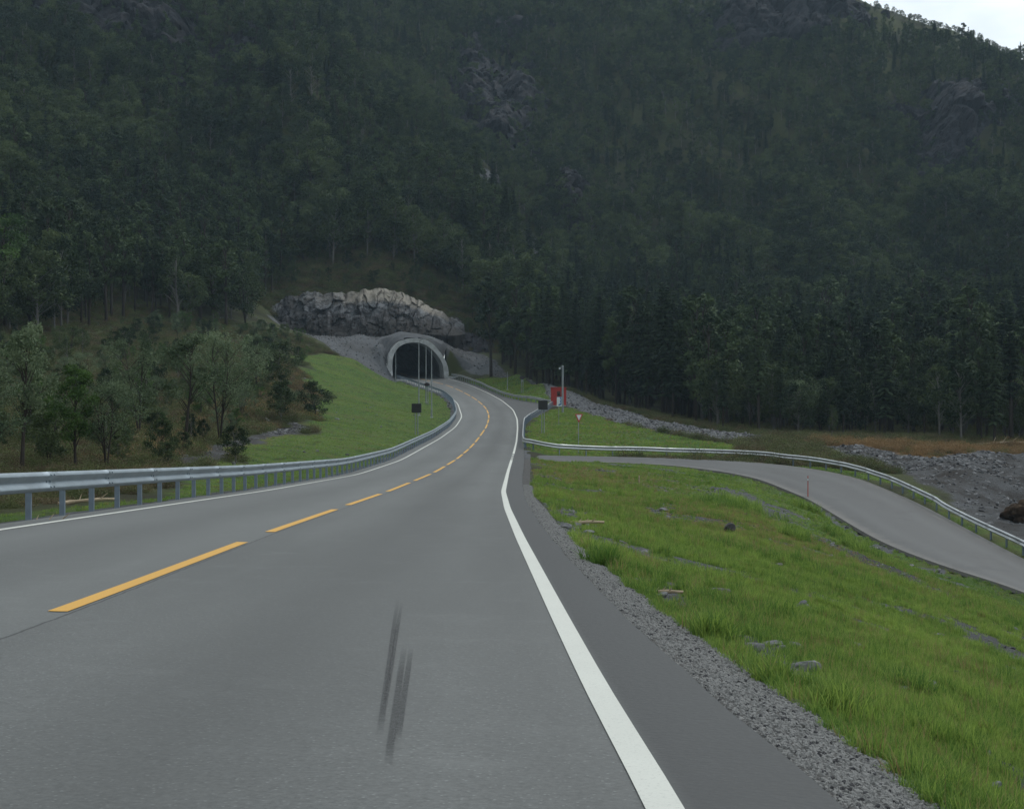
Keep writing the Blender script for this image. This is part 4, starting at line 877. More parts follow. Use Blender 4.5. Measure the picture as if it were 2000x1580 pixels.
log_(905, 682, 295, 325, 5.5, .35, .2, 'large uprooted tree trunk lying on the gravel above the road bend')
log_(1960, 872, 130, 175, 6.0, .16, .2, 'long bare trunk lying on the heath near the right forest edge')
# dark rock lump in the grass and the root mound at the right edge
X, Y, z = ground_at(1424, 1040, 30, 60); o_ = link('stone', STN[6], None, (X, Y, z + .12), (.5, .3, 1)); o_.scale = (.38, .3, .55); tag(o_, 'dark upright rock sticking out of the grass in the middle of the field', 'stone')
X, Y, z = ground_at(1990, 1020, 80, 100); bm = bmesh.new(); bmesh.ops.create_icosphere(bm, subdivisions=5, radius=1.0)
for v in bm.verts:
    k_ = .45 + 1.0 * float(fbm(np.array([v.co.x * 3 + v.co.z]), np.array([v.co.y * 3 + v.co.z * 2]), 1.0, 55)[0]); v.co *= k_; v.co.z *= .8
me = bpy.data.meshes.new('root_mound'); bm.to_mesh(me); bm.free(); me.materials.append(plain('root_soil', (.06, .042, .03), .95, .1, 0, .5, 2.5, 1.0)); me.polygons.foreach_set('use_smooth', [True] * len(me.polygons))
rm = link('soil_mound', me, None, (X + .6, Y, z + .3)); rm.scale = (1.3, 1.1, 1.15); tag(rm, 'dark brown mound of soil and roots behind the guardrail at the right edge', 'mound')

# ------------------------------------------------------------------ scatter (geometry nodes) for uncountable cover
def scatter(name, protos, P, rot, scl, ids):
    cl = bpy.data.collections.new(name + '_kinds')
    for k, me in enumerate(protos):
        o_ = bpy.data.objects.new('%s_kind_%02d' % (name, k), me); cl.objects.link(o_)
    me = bpy.data.meshes.new(name); me.vertices.add(len(P)); me.vertices.foreach_set('co', np.asarray(P, np.float32).ravel())
    for nm, dt, arr, key in (('rot', 'FLOAT_VECTOR', rot, 'vector'), ('scl', 'FLOAT_VECTOR', scl, 'vector'), ('kid', 'INT', ids, 'value')):
        a_ = me.attributes.new(nm, dt, 'POINT'); a_.data.foreach_set(key, np.asarray(arr, np.int32 if dt == 'INT' else np.float32).ravel())
    ob = link(name, me)
    g_ = bpy.data.node_groups.new(name, 'GeometryNodeTree')
    g_.interface.new_socket('Geometry', in_out='INPUT', socket_type='NodeSocketGeometry'); g_.interface.new_socket('Geometry', in_out='OUTPUT', socket_type='NodeSocketGeometry')
    N = g_.nodes; L = g_.links; gi = N.new('NodeGroupInput'); go = N.new('NodeGroupOutput'); ci = N.new('GeometryNodeCollectionInfo'); ci.inputs['Collection'].default_value = cl
    ci.inputs['Separate Children'].default_value = True; ci.inputs['Reset Children'].default_value = True
    ip = N.new('GeometryNodeInstanceOnPoints'); ip.inputs['Pick Instance'].default_value = True
    def na(nm, dt): x = N.new('GeometryNodeInputNamedAttribute'); x.data_type = dt; x.inputs['Name'].default_value = nm; return [o for o in x.outputs if o.enabled][0]
    L.new(gi.outputs[0], ip.inputs['Points']); L.new(ci.outputs[0], ip.inputs['Instance']); L.new(na('kid', 'INT'), ip.inputs['Instance Index'])
    L.new(na('rot', 'FLOAT_VECTOR'), ip.inputs['Rotation']); L.new(na('scl', 'FLOAT_VECTOR'), ip.inputs['Scale']); L.new(ip.outputs[0], go.inputs[0])
    md = ob.modifiers.new('scatter', 'NODES'); md.node_group = g_
    return ob

# ---- grass
def leafmat(name, dark, light, tr=.25, hue_noise=.25, rough=.7, wr=.35):
    m = NM(name, rough, .2); oi = m.n('ShaderNodeObjectInfo'); nn = m.noise(hue_noise, detail=3); at_ = m.attr('leaf'); ls = m.sep(at_.outputs['Color'])
    k = m.math('ADD', m.math('MULTIPLY', m.math('SUBTRACT', oi.outputs['Random'], .5 - .175 / wr), wr), m.math('ADD', m.math('MULTIPLY', m.ramp(nn, [(.3, 0.), (.7, 1.)]), .55), m.math('MULTIPLY', m.math('SUBTRACT', ls[0], .5), .8)))
    c = m.ramp(k, [(.15, dark), (.85, light)]); m.color(c)
    ts_ = m.n('ShaderNodeBsdfTranslucent'); m.l(c, ts_.inputs['Color']); mxs = m.n('ShaderNodeMixShader'); mxs.inputs[0].default_value = tr
    out = m.t.nodes['Material Output']; m.l(m.b.outputs[0], mxs.inputs[1]); m.l(ts_.outputs[0], mxs.inputs[2]); m.l(mxs.outputs[0], out.inputs['Surface']); return m.m
M_grass = leafmat('grass_blades', (.085, .175, .034), (.31, .42, .09), .45, .30)
M_grassd = leafmat('grass_dry', (.20, .15, .06), (.40, .31, .15), .35, .6)
def tuft(name, mat, nb, h, spread, seed, wdt=.0048, dry=None):
    r = random.Random(seed); V = []; Fc = []; A = []
    for b in range(nb):
        a = r.uniform(0, 6.283); d0 = spread * r.random() ** .5; x, y = d0 * math.cos(a), d0 * math.sin(a); hh = h * r.uniform(.5, 1.15); an = r.uniform(0, 6.283); ln = r.uniform(.15, .75) * hh
        px_, py_ = -math.sin(an), math.cos(an); w0 = wdt * r.uniform(.7, 1.4); st = len(V); cv = r.random()
        for t, ww in ((0, 1), (.45, .85), (.8, .5), (1, .05)):
            cx_, cy_ = x + math.cos(an) * ln * t * t, y + math.sin(an) * ln * t * t; zz = hh * t * (1 - .22 * t * ln / hh)
            V += [(cx_ - px_ * w0 * ww, cy_ - py_ * w0 * ww, zz), (cx_ + px_ * w0 * ww, cy_ + py_ * w0 * ww, zz)]; A += [(cv, cv, cv, 1)] * 2
        for i in range(3): q = st + 2 * i; Fc.append((q, q + 1, q + 3, q + 2))
    return mesh_np(name, V, Fc, [mat], True, attrs={'leaf': A})
GR = [tuft('grass_tuft', M_grass, 26, .17, .10, 1), tuft('grass_tuft', M_grass, 22, .24, .09, 2), tuft('grass_tuft', M_grass, 30, .11, .12, 3), tuft('grass_tuft', M_grassd, 9, .34, .10, 4, .003), tuft('grass_tuft', M_grass, 70, .30, .13, 5), tuft('grass_tuft', M_grassd, 20, .16, .10, 6, .005)]
P = []; ID = []; SCL = []
def sow(n_, xr, yr, func):
    u = rng.random(n_); Y = yr[0] + (yr[1] - yr[0]) * rng.random(n_); lo = np.interp(Y, xr[0], xr[1]); hi = np.interp(Y, xr[0], xr[2]); X = lo + (hi - lo) * u; return func(X, Y)
def field(X, Y):
    g_ = zgrass(X, Y) > .5; gv = (X > aex(Y) + np.interp(Y, [2, 5.5, 9, 15, 25, 42, 60, 96], [.42, .42, .50, .38, .30, .24, .28, .34]) + (fbm(X, Y, .35, 91) - .5) * .35); bare = bare_at(X, Y); cl_ = fbm(X, Y, .6, 93, 3)
    gravel_ok = rng.random(len(X)) < np.where(bare > .635, .10, 1.0); k = g_ & gv & gravel_ok; X, Y = X[k], Y[k]; cl_ = cl_[k]; n_ = len(X)
    dr = zdry(X, Y); q = rng.random(n_); ids = np.where(q < .45, 0, np.where(q < .72, 1, 2)); ids = np.where(rng.random(n_) < .06 + dr * .35, 3, ids); ids = np.where(rng.random(n_) < dr * .4, 5, ids)
    big_ = (cl_ > .66) & (rng.random(n_) < .10); ids = np.where(big_, 4, ids); s = (.20 + .40 * cl_ + .25 * sstep(.5, .7, fbm(X, Y, 2.4, 98))) * rng.uniform(.75, 1.25, n_)
    s = s * np.interp(Y, [5, 40, 110], [1.0, 1.15, 1.0]); return X, Y, ids, s
xr_near = ([4, 8, 14, 30, 60, 110], [1.2, 1.1, .9, .4, .5, .9], [5.2, 5.8, 7.5, 13, 22, 26])
def far_ok(X, Y): return field(X, Y)
for n_, yr in ((22000, (4, 11)), (42000, (11, 25)), (46000, (25, 55)), (40000, (55, 112))):
    X, Y, ids, s = sow(n_, xr_near, yr, field); P.append(np.stack([X, Y, gz(X, Y) - .01], 1)); ID.append(ids); SCL.append(s)
tw = []
for (px, py, lo, hi, c_n) in ((1465, 1000, 45, 90, 26), (1590, 1006, 45, 92, 30), (1402, 990, 45, 90, 34), (1440, 985, 45, 90, 20), (1550, 1050, 35, 80, 18), (1640, 1050, 40, 85, 20), (1665, 1072, 35, 80, 18), (1390, 1250, 8, 24, 10), (1180, 1105, 14, 30, 10), (1770, 1350, 7, 16, 8), (1630, 1400, 6, 14, 10)):
    x_, y_ = gpt(px, py, lo, hi); r_ = .012 * y_; tw.append(np.stack([x_ + rng.normal(0, r_ * .5, c_n), y_ + rng.normal(0, r_, c_n)], 1))
tw = np.vstack(tw); P.append(np.stack([tw[:, 0], tw[:, 1], gz(tw[:, 0], tw[:, 1]) - .02], 1)); ID.append(np.full(len(tw), 4)); SCL.append(np.interp(tw[:, 1], [8, 40, 90], [.7, 1.3, 1.7]))
# left verge and bank, plus the patches round the junction: short grass
n_ = 90000; Y = 20 + 278 * rng.random(n_) ** .8; X = -.02 * Y * 0 + (lx(Y) - .6) - rng.random(n_) * (22 + Y * .06); k = (zgrass(X, Y) > .55) & (zgravel(X, Y) < .5); X, Y = X[k], Y[k]
P.append(np.stack([X, Y, gz(X, Y) - .01], 1)); q = rng.random(len(X)); ID.append(np.where(q < .5, 2, np.where(q < .9, 0, 5))); SCL.append(rng.uniform(.25, .6, len(X)))
n_ = 40000; Y = 112 + 186 * rng.random(n_); X = aex(Y) + rng.random(n_) * 26; k = (zgrass(X, Y) > .5) & (zgravel(X, Y) < .5); X, Y = X[k], Y[k]
P.append(np.stack([X, Y, gz(X, Y) - .01], 1)); q = rng.random(len(X)); ID.append(np.where(q < .5, 2, np.where(q < .85, 0, 5))); SCL.append(rng.uniform(.7, 1.2, len(X)))
P = np.vstack(P); ID = np.concatenate(ID); S_ = np.concatenate(SCL)
tag(scatter('grass', GR, P, np.stack([rng.normal(0, .12, len(P)), rng.normal(0, .12, len(P)), rng.uniform(0, 6.28, len(P))], 1), np.stack([S_, S_, S_ * rng.uniform(.8, 1.25, len(S_))], 1), ID), kind='stuff')
# ---- rubble on gravel zones, small stones in the verge and grass
P = []; SCL = []; ID = []
def rub(X, Y, smin, smax, pw=3.0, lift=.0):
    P.append(np.stack([X, Y, gz(X, Y) + lift], 1)); SCL.append(smin + (smax - smin) * rng.random(len(X)) ** pw); ID.append(rng.integers(0, len(STN), len(X)))
n_ = 130000; X = rng.uniform(-60, 60, n_); Y = rng.uniform(115, 330, n_); X = X * Y / 200; k = (zgravel(X, Y) > .55) & ((X < lx(Y) - 1) | (X > aex(Y) + .6)); rub(X[k], Y[k], .12, .55, 4)
n_ = 22000; Y = rng.uniform(60, 160, n_); X = rng.uniform(15, 60, n_); k = (zgravel(X, Y) > .5) & (inpoly(X, Y, side_poly) == False); rub(X[k], Y[k], .06, .40, 4)
n_ = 1500; Y = rng.uniform(360, 470, n_); X = rng.uniform(-25, 25, n_); k = zgravel(X, Y) > .6; rub(X[k], Y[k], .5, 2.2, 3)
n_ = 9000; Y = rng.uniform(5, 110, n_); X = aex(Y) + rng.random(n_) * 14; k = (zgrass(X, Y) > .5) & (bare_at(X, Y) > .62); rub(X[k], Y[k], .03, .18, 3)
n_ = 5000; Y = rng.uniform(40, 300, n_); X = lx(Y) - 3 - rng.random(n_) * 45; k = (zgrass(X, Y) < .9) & (fbm(X, Y, 6, 95) > .5); rub(X[k], Y[k], .1, .55, 4)
n_ = 160; Y = rng.uniform(60, 290, n_); X = lx(Y) - 3 - rng.random(n_) * 25; k = (zgrass(X, Y) > .7); rub(X[k], Y[k], .12, .4, 2)
P = np.vstack(P); S_ = np.concatenate(SCL); ID = np.concatenate(ID)
ok = ~inpoly(P[:, 0], P[:, 1], side_poly); P, S_, ID = P[ok], S_[ok], ID[ok]
tag(scatter('rubble', STN, P, np.stack([rng.normal(0, .4, len(P)), rng.normal(0, .4, len(P)), rng.uniform(0, 6.28, len(P))], 1), np.stack([S_, S_ * .8, S_ * .8], 1), ID), kind='stuff')
M_peb = plain('pebble', (.22, .22, .215), .9, .25, 0, .5, 20, .3); PEB = [stone_mesh('pebble', M_peb, 30 + k, 1, .7) for k in range(3)] + [stone_mesh('pebble', M_stoned, 40, 1, .7)]
n_ = 130000; Y = 4 + 50 * rng.random(n_) ** 1.7; q = rng.random(n_); X = aex(Y) + .01 + q * np.interp(Y, [9, 15, 25, 42, 96], [.55, .44, .34, .28, .3]) + rng.normal(0, .02, n_)
vz = np.array([0.0]); base = road_z(aex(Y), Y) - .035; z1 = gz(aex(Y) + .55, Y); t = q; Zp = np.maximum(base * (1 - sstep(.35, 1, t)) + (z1 - .05) * sstep(.35, 1, t) - .05 * t + (fbm(X, Y, .5, 6, 2) - .5) * .07, gz(X, Y) + .004) + .003
S_ = .009 + .032 * rng.random(n_) ** 3.2
tag(scatter('gravel', PEB, np.stack([X, Y, Zp], 1), rng.uniform(0, 6.28, (n_, 3)), np.stack([S_, S_, S_], 1), np.where(rng.random(n_) < .08, 3, rng.integers(0, 3, n_))), kind='stuff')

# ------------------------------------------------------------------ trees
M_spr = leafmat('spruce_needles', (.017, .033, .021), (.068, .102, .050), .08, .03, .7, .7)
M_pin = leafmat('pine_needles', (.024, .044, .021), (.080, .118, .048), .10, .03, .7, .7)
M_bir = leafmat('birch_leaves', (.016, .034, .016), (.095, .130, .050), .22, .035, .7, .6)
M_wil = leafmat('willow_leaves', (.060, .095, .048), (.19, .245, .14), .25, .2)
M_gre = leafmat('alder_leaves', (.035, .075, .022), (.09, .16, .04), .25, .2)
M_bark = plain('bark', (.055, .048, .042), .95, .1, 0, .35, 3, .5); M_barkp = plain('bark_pale', (.16, .155, .145), .9, .15, 0, .45, 2.5, .4)
def cards(pts, size, r, droop=0.0, asp=1.6, clus=None):
    V = []; Fc = []; A = []
    for k, p in enumerate(pts):
        s = size * r.uniform(.6, 1.35); n_ = Vector((r.gauss(0, 1), r.gauss(0, 1), r.gauss(.5, .8))).normalized(); a = n_.orthogonal().normalized(); ang = r.uniform(0, 6.28); b = n_.cross(a)
        a2 = a * math.cos(ang) + b * math.sin(ang); b2 = n_.cross(a2); p = Vector(p); st = len(V)
        V += [p - a2 * s * asp * .5, p + b2 * s * .42, p + a2 * s * asp * .5, p - b2 * s * .42]; Fc.append((st, st + 1, st + 2, st + 3)); c_ = (clus[k] if clus else r.random()) * .6 + r.random() * .4; A += [(c_, c_, c_, 1)] * 4
    return V, Fc, A
def spruce(seed, bare=.12, width=.17, nl=30, mat=M_spr):
    r = random.Random(seed); V = []; Fc = []; A = []; tr = MB()
    lean = r.uniform(-.015, .015); tr.tube([(0, 0, -.03), (lean * .3, 0, .3), (lean, 0, .97)], [.0125, .010, .001], 7)
    for l in range(nl):
        t = bare + (1 - bare) * (l + r.random() * .6) / nl; rad = width * (1 - ((t - bare) / (1 - bare))) ** .85 * r.uniform(.75, 1.15) + .008
        nb = 9 if t < .8 else 6; a0 = r.random() * 6.28
        if t < bare + .16: rad *= r.uniform(.35, .9)
        for b in range(nb):
            if r.random() < .12: continue
            a = a0 + b * 6.283 / nb + r.uniform(-.3, .3); L = rad * r.uniform(.7, 1.2); cv = r.random()
            ca, sa = math.cos(a), math.sin(a); seg = max(2, int(L / .022)); 
            for s in range(seg):
                q0 = (s + .1) / seg; q1 = (s + 1.25) / seg; dz = lambda q: -.30 * L * q * q * (1.3 - t) + .10 * L * q
                w_ = .020 * (1.15 - q0) * r.uniform(.7, 1.4) + .005; p0 = Vector((ca * L * q0, sa * L * q0, t + dz(q0))); p1 = Vector((ca * L * q1, sa * L * q1, t + dz(q1) - r.uniform(0, .006))); sd = Vector((-sa, ca, 0))
                st = len(V); V += [p0 - sd * w_ + Vector((0, 0, -.006)), p1, p0 + sd * w_ + Vector((0, 0, -.006)), p0 - Vector((ca, sa, 0)) * .004 + Vector((0, 0, .004))]; Fc.append((st, st + 1, st + 2, st + 3)); c_ = cv * .55 + r.random() * .45; A += [(c_, c_, c_, 1)] * 4
                # hanging twig
                st = len(V); m_ = (p0 + p1) * .5; V += [m_ + sd * w_ * .7, m_ - sd * w_ * .7, m_ + Vector((0, 0, -.020 * r.uniform(.5, 1.3)))]; Fc.append((st, st + 1, st + 2)); A += [(c_ * .8, c_ * .8, c_ * .8, 1)] * 3
    for k in range(10):
        z_ = r.uniform(.04, bare + .05); a = r.uniform(0, 6.28); tr.tube([(0, 0, z_), (.05 * math.cos(a), .05 * math.sin(a), z_ - .01)], [.002, .0006], 3, False)
    V = [tuple(v) for v in V]
    return tr.mesh('trunk', M_bark, True), mesh_np('crown', V, Fc, [mat], False, attrs={'leaf': A})
def broad(seed, mat, n_leaf=2600, bark=None, h0=.28, wid=.30, size=.020, lean=0.0, forks=1, clumps=26, top=.97):
    r = random.Random(seed); tr = MB(); ends = []
    for f in range(forks):
        a = r.uniform(0, 6.28); sp = (.12 if forks > 1 else .02); ln = lean + sp * math.cos(a); ly = sp * math.sin(a)
        pts = [(0, 0, -.03), (ln * .35 + r.uniform(-.01, .01), ly * .35, .22), (ln * .8 + r.uniform(-.02, .02), ly * .8, .5), (ln * 1.3, ly * 1.3, .88)]
        tr.tube(pts, [.017 / forks ** .4, .013 / forks ** .4, .008, .002], 7)
        for b in range(int(clumps / forks)):
            t = h0 + (top - h0) * (b + r.random()) / (clumps / forks); z = t; k = min(2.999, max(0, 3 * (t - 0) / .95)); i = int(k); fk = k - i
            p = Vector(pts[min(i, 2)]).lerp(Vector(pts[min(i + 1, 3)]), fk) if i < 3 else Vector(pts[3]); q = (t - h0) / (top - h0); prof = math.sin(math.pi * min(.97, .16 + q * .80)) ** .7
            an = r.uniform(0, 6.28); L = wid * prof * r.uniform(.35, 1.0); e = Vector((p.x + math.cos(an) * L, p.y + math.sin(an) * L, z + L * .25)); ends.append((e, wid * .30 * r.uniform(.7, 1.35) * (.55 + .45 * prof)))
            tr.tube([tuple(p - Vector((0, 0, .05))), tuple(p.lerp(e, .5) + Vector((0, 0, -.008))), tuple(e)], [.0045, .003, .001], 4, False)
    pts = []; cl_ = []; per = max(6, int(n_leaf / len(ends)))
    for e, rd in ends:
        cv = r.random()
        for _ in range(per):
            d_ = Vector((r.gauss(0, 1), r.gauss(0, 1), r.gauss(0, .75))); d_.normalize(); pts.append(e + d_ * rd * (r.random() ** .45) * Vector((1, 1, .8)).length / 1.62); cl_.append(cv)
    V, Fc, A = cards(pts, size, r, clus=cl_); V = [tuple(v) for v in V]
    return tr.mesh('trunk', bark or M_bark, True), mesh_np('crown', V, Fc, [mat], False, attrs={'leaf': A})
def pine(seed):
    return broad(seed, M_pin, 2400, M_bark, .38, .17, .020, 0, 1, 24, .99)
KIND = {'spruce_tree': [spruce(1, .10), spruce(2, .30, .14), spruce(3, .18, .16, 34), spruce(4, .36, .12, 26)],
        'pine_tree': [pine(11), pine(12), pine(13)],
        'birch_tree': [broad(21, M_bir, 3400, M_barkp, .22, .33, .022), broad(22, M_bir, 3400, M_barkp, .30, .36, .024, .03), broad(23, M_bir, 3400, M_bark, .18, .40, .024, 0, 2), broad(24, M_bir, 2600, M_barkp, .3, .27, .020)],
        'willow_tree': [broad(31, M_wil, 6500, M_bark, .30, .36, .013, .05, 2, 34), broad(32, M_wil, 6500, M_bark, .34, .40, .013, -.04, 3, 36), broad(33, M_wil, 5200, M_bark, .42, .26, .013, .06, 1, 26)],
        'alder_tree': [broad(41, M_gre, 5200, M_bark, .22, .30, .016, 0, 2, 32), broad(42, M_gre, 4600, M_bark, .28, .25, .016, .02, 1, 28)]}
def joined(tr, cr_):
    v = [tuple(x.co) for x in tr.vertices] ; n0 = len(v); v += [tuple(x.co) for x in cr_.vertices]
    f = [tuple(p.vertices) for p in tr.polygons] + [tuple(i + n0 for i in p.vertices) for p in cr_.polygons]; A = np.full((len(v), 4), .5); ca = np.empty(len(cr_.vertices) * 4, np.float32); cr_.color_attributes['leaf'].data.foreach_get('color', ca); A[n0:] = ca.reshape(-1, 4)
    return mesh_np('tree', v, f, [tr.materials[0], cr_.materials[0]], False, attrs={'leaf': A}, fmat=[0] * len(tr.polygons) + [1] * len(cr_.polygons))
JOIN = {k: [joined(*t) for t in v] for k, v in KIND.items()}
def plant(kind, var, loc, h, wide, rz, label, group, parts=True):
    nm = {'spruce_tree': 'spruce', 'pine_tree': 'pine', 'birch_tree': 'birch', 'willow_tree': 'willow', 'alder_tree': 'alder'}[kind]
    if parts:
        t_ = thing(kind, label, nm + ' tree', loc, rz, group); t_.scale = (h * wide, h * wide, h); tr, cr_ = KIND[kind][var]; link('trunk', tr, t_); link('crown', cr_, t_)
    else:
        t_ = link(kind, JOIN[kind][var], None, loc, (0, 0, rz)); t_.scale = (h * wide, h * wide, h); tag(t_, label, nm + ' tree', group)
    return t_
# hand placed trees of the left slope and the forest edge : px, base py, lo, hi, top py, kind, variant, width, label
hand = [(42, 918, 40, 75, 632, 'willow_tree', 2, 1.0, 'tall thin willow with dark bent trunk behind the left end of the guardrail'),
        (-10, 930, 36, 70, 705, 'willow_tree', 0, 1.1, 'grey-green willow cut off by the left edge of the photo'),
        (148, 915, 45, 80, 712, 'alder_tree', 1, 1.0, 'small dark green tree between two grey willows behind the guardrail'),
        (208, 915, 45, 80, 745, 'willow_tree', 1, 1.15, 'spreading grey willow with forked leaning trunk just behind the guardrail'),
        (272, 850, 70, 125, 662, 'willow_tree', 0, .95, 'round-crowned green willow upslope of the spreading grey one'),
        (362, 868, 60, 115, 655, 'willow_tree', 2, 1.1, 'slim willow with two pale stems left of the gravel strip'),
        (430, 866, 70, 120, 650, 'willow_tree', 1, .85, 'willow with thick dark trunk right above the gravel strip'),
        (500, 765, 120, 210, 655, 'willow_tree', 2, 1.2, 'small willow by the orange heath left of the green bank'),
        (548, 765, 120, 210, 668, 'birch_tree', 0, 1.2, 'small dark birch beside the orange heath, closest to the green bank'),
        (100, 870, 60, 110, 735, 'alder_tree', 0, 1.3, 'low green bush-like tree above the dark bent trunk'),
        (1382, 815, 180, 260, 697, 'willow_tree', 0, .95, 'pale grey-green round-crowned tree at the right forest edge, leftmost of the pale ones'),
        (1528, 820, 180, 250, 692, 'birch_tree', 1, 1.2, 'yellow-green topped birch at the right forest edge'),
        (1557, 850, 150, 200, 742, 'willow_tree', 1, 1.0, 'pale grey willow in front of the dark forest above the side road'),
        (1690, 850, 150, 210, 745, 'willow_tree', 2, .9, 'narrow pale willow at the forest edge above the heath'),
        (1625, 862, 150, 180, 790, 'birch_tree', 3, .6, 'thin young birch with bare pale stem by the heath'),
        (1768, 845, 150, 220, 735, 'alder_tree', 0, 1.0, 'bright green tree at the forest edge above the right heath'),
        (1860, 850, 150, 210, 720, 'birch_tree', 2, 1.0, 'loose green birch at the forest edge right of the bright alder'),
        (10, 640, 150, 260, 420, 'alder_tree', 1, 1.2, 'bright green tree at the left edge high on the slope'),
        (95, 610, 200, 290, 470, 'alder_tree', 0, 1.2, 'yellow-green leafy tree right of the bright one on the left slope'),
        (650, 520, 320, 360, 372, 'birch_tree', 1, .9, 'light birch above the rock face, left of the pale stems'),
        (735, 490, 320, 380, 330, 'birch_tree', 2, .8, 'yellow-green birch on the shoulder of the spur above the portal')]
occ = []
for px, pb, lo, hi, pt, kd, va, wd_, lb in hand:
    Y = on_terrain(px, pb, lo, hi); X, Y, z0 = stand(px, 0, Y); h = max(2.0, zpx(pt, Y) - z0); plant(kd, va, (X, Y, z0 - .05), h, wd_, random.uniform(0, 6.28), lb, None); occ.append((X, Y, h, h * .3))
# forest
cand = []
def forest(n_, xa, xb, ya, yb, spacing, kinds, hr, accept):
    Y = rng.uniform(ya, yb, n_); u = rng.uniform(xa, xb, n_); X = u * Y; ok = accept(X, Y) & (zgrass(X, Y) < .35) & (zgravel(X, Y) < .5); X, Y = X[ok], Y[ok]
    cell = {}; 
    for x, y in zip(X, Y):
        sp = spacing * random.uniform(.8, 1.3); i, j = int(x // 3), int(y // 3); bad = False
        for a in (-1, 0, 1):
            for b in (-1, 0, 1):
                for (x2, y2) in cell.get((i + a, j + b), ()):
                    if (x - x2) ** 2 + (y - y2) ** 2 < sp * sp: bad = True
        if bad: continue
        cell.setdefault((i, j), []).append((x, y)); kn = fbm(np.array([x]), np.array([y]), 35, 61)[0] + random.uniform(-.25, .25)
        kd = kinds(x, y, kn); lo, hi = hr(x, y, kd); cand.append((x, y, random.uniform(lo, hi), kd))
cut_poly = PP((500, 690, 262), (490, 655, 285), (500, 600, 318), (560, 560, 334), (740, 545, 338), (900, 600, 338), (960, 650, 330), (1000, 700, 318), (940, 730, 290), (690, 735, 262), (640, 690, 260))
clear_l = PP((-400, 1000, 30), (400, 940, 50), (600, 850, 115), (640, 760, 200), (600, 670, 262), (500, 640, 275), (400, 635, 262), (250, 625, 250), (120, 640, 215), (0, 620, 205), (-400, 700, 120))
scl = PP((900, 430, 430), (960, 410, 450), (1050, 480, 430), (1100, 560, 395), (1040, 600, 380), (960, 520, 405))
rp = np.array([p[:2] for p in pr2]); 
def acc_right(X, Y):
    return (X > aex(Y) + 4) & ~inpoly(X, Y, cut_poly) & ((Y > 172 + fbm(X, Y, 20, 44) * 22) | ((X > 45) & (Y > 160))) & ((Y > 240) | (X > 17 + (240 - Y) * .12))
def k_right(x, y, n_): 
    if y < 235 and random.random() < .26: return 'birch_tree'
    if y < 330: return 'spruce_tree' if n_ < .62 else ('pine_tree' if random.random() < .7 else 'birch_tree')
    return 'spruce_tree' if n_ < .20 else ('pine_tree' if n_ < .25 else 'birch_tree')
def h_right(x, y, kd):
    if y < 215: return (5, 9) if kd == 'birch_tree' else (8, 14)
    if y < 340: return (8, 13) if kd == 'birch_tree' else (12, 19)
    if y < 450: return (6, 9) if kd == 'birch_tree' else (9, 15)
    if y < 565: return (4.5, 7.2) if kd == 'birch_tree' else (6, 10)
    return (.8, 3.0) if x > .14 * y else (5, 8)
def not_rock(X, Y):
    ok = ~inpoly(X, Y, scl)
    for (Xc, Yc, hw, hd) in CLIFFS:
        d_ = np.hypot((X - Xc - (Y - Yc) * Xc / Yc) / hw, (Y - Yc) / hd) + (fbm(X, Y, 14, 66) - .5) * .9; ok &= (d_ > .62) | (rng.random(len(X)) < .28)
    return ok
forest(5200, -.02, .40, 165, 335, 2.9, k_right, h_right, acc_right)
forest(36000, -.20, .40, 335, 640, 2.7, k_right, h_right, lambda X, Y: ~inpoly(X, Y, cut_poly) & not_rock(X, Y) & (X > -.03 * Y - (Y - 335) * .25) & ((Y < 575) | (X < .14 * Y)))
forest(2600, .14, .40, 572, 604, 2.6, k_right, h_right, lambda X, Y: X > 0)
def k_left(x, y, n_): return 'pine_tree' if n_ < .38 else ('spruce_tree' if n_ < .46 else 'birch_tree')
def h_left(x, y, kd): return (7, 12) if kd == 'birch_tree' else (9, 15)
forest(22000, -.42, -.005, 200, 600, 3.3, k_left, h_left, lambda X, Y: ~inpoly(X, Y, clear_l) & ~inpoly(X, Y, cut_poly) & not_rock(X, Y) & (X < -.03 * Y - (Y - 335) * .25 * (Y > 335)) & ((Y > 262) | (X < -.15 * Y)) & ((Y > 320) | (X < lx(Y) - 18)) & ~((Y > 330) & (Y < 342) & (X > -.14 * Y) & (X < -.02 * Y)))
# low growth in the clearing
def acc_clear(X, Y): return inpoly(X, Y, clear_l) & (fbm(X, Y, 14, 46) > .42) & (zheath(X, Y) < .45)
forest(3200, -.42, -.08, 60, 265, 2.6, lambda x, y, n_: 'birch_tree' if n_ > .42 else ('alder_tree' if n_ > .3 else 'willow_tree'), lambda x, y, kd: (.7, 2.6 + .8 * (y > 120)), acc_clear)
forest(900, -.17, .0, 322, 348, 2.6, lambda x, y, n_: 'birch_tree' if n_ > .35 else 'pine_tree', lambda x, y, kd: (1.0, 4.5), lambda X, Y: (Y > 331) | (X > -.03 * Y) | (X < -.16 * Y))
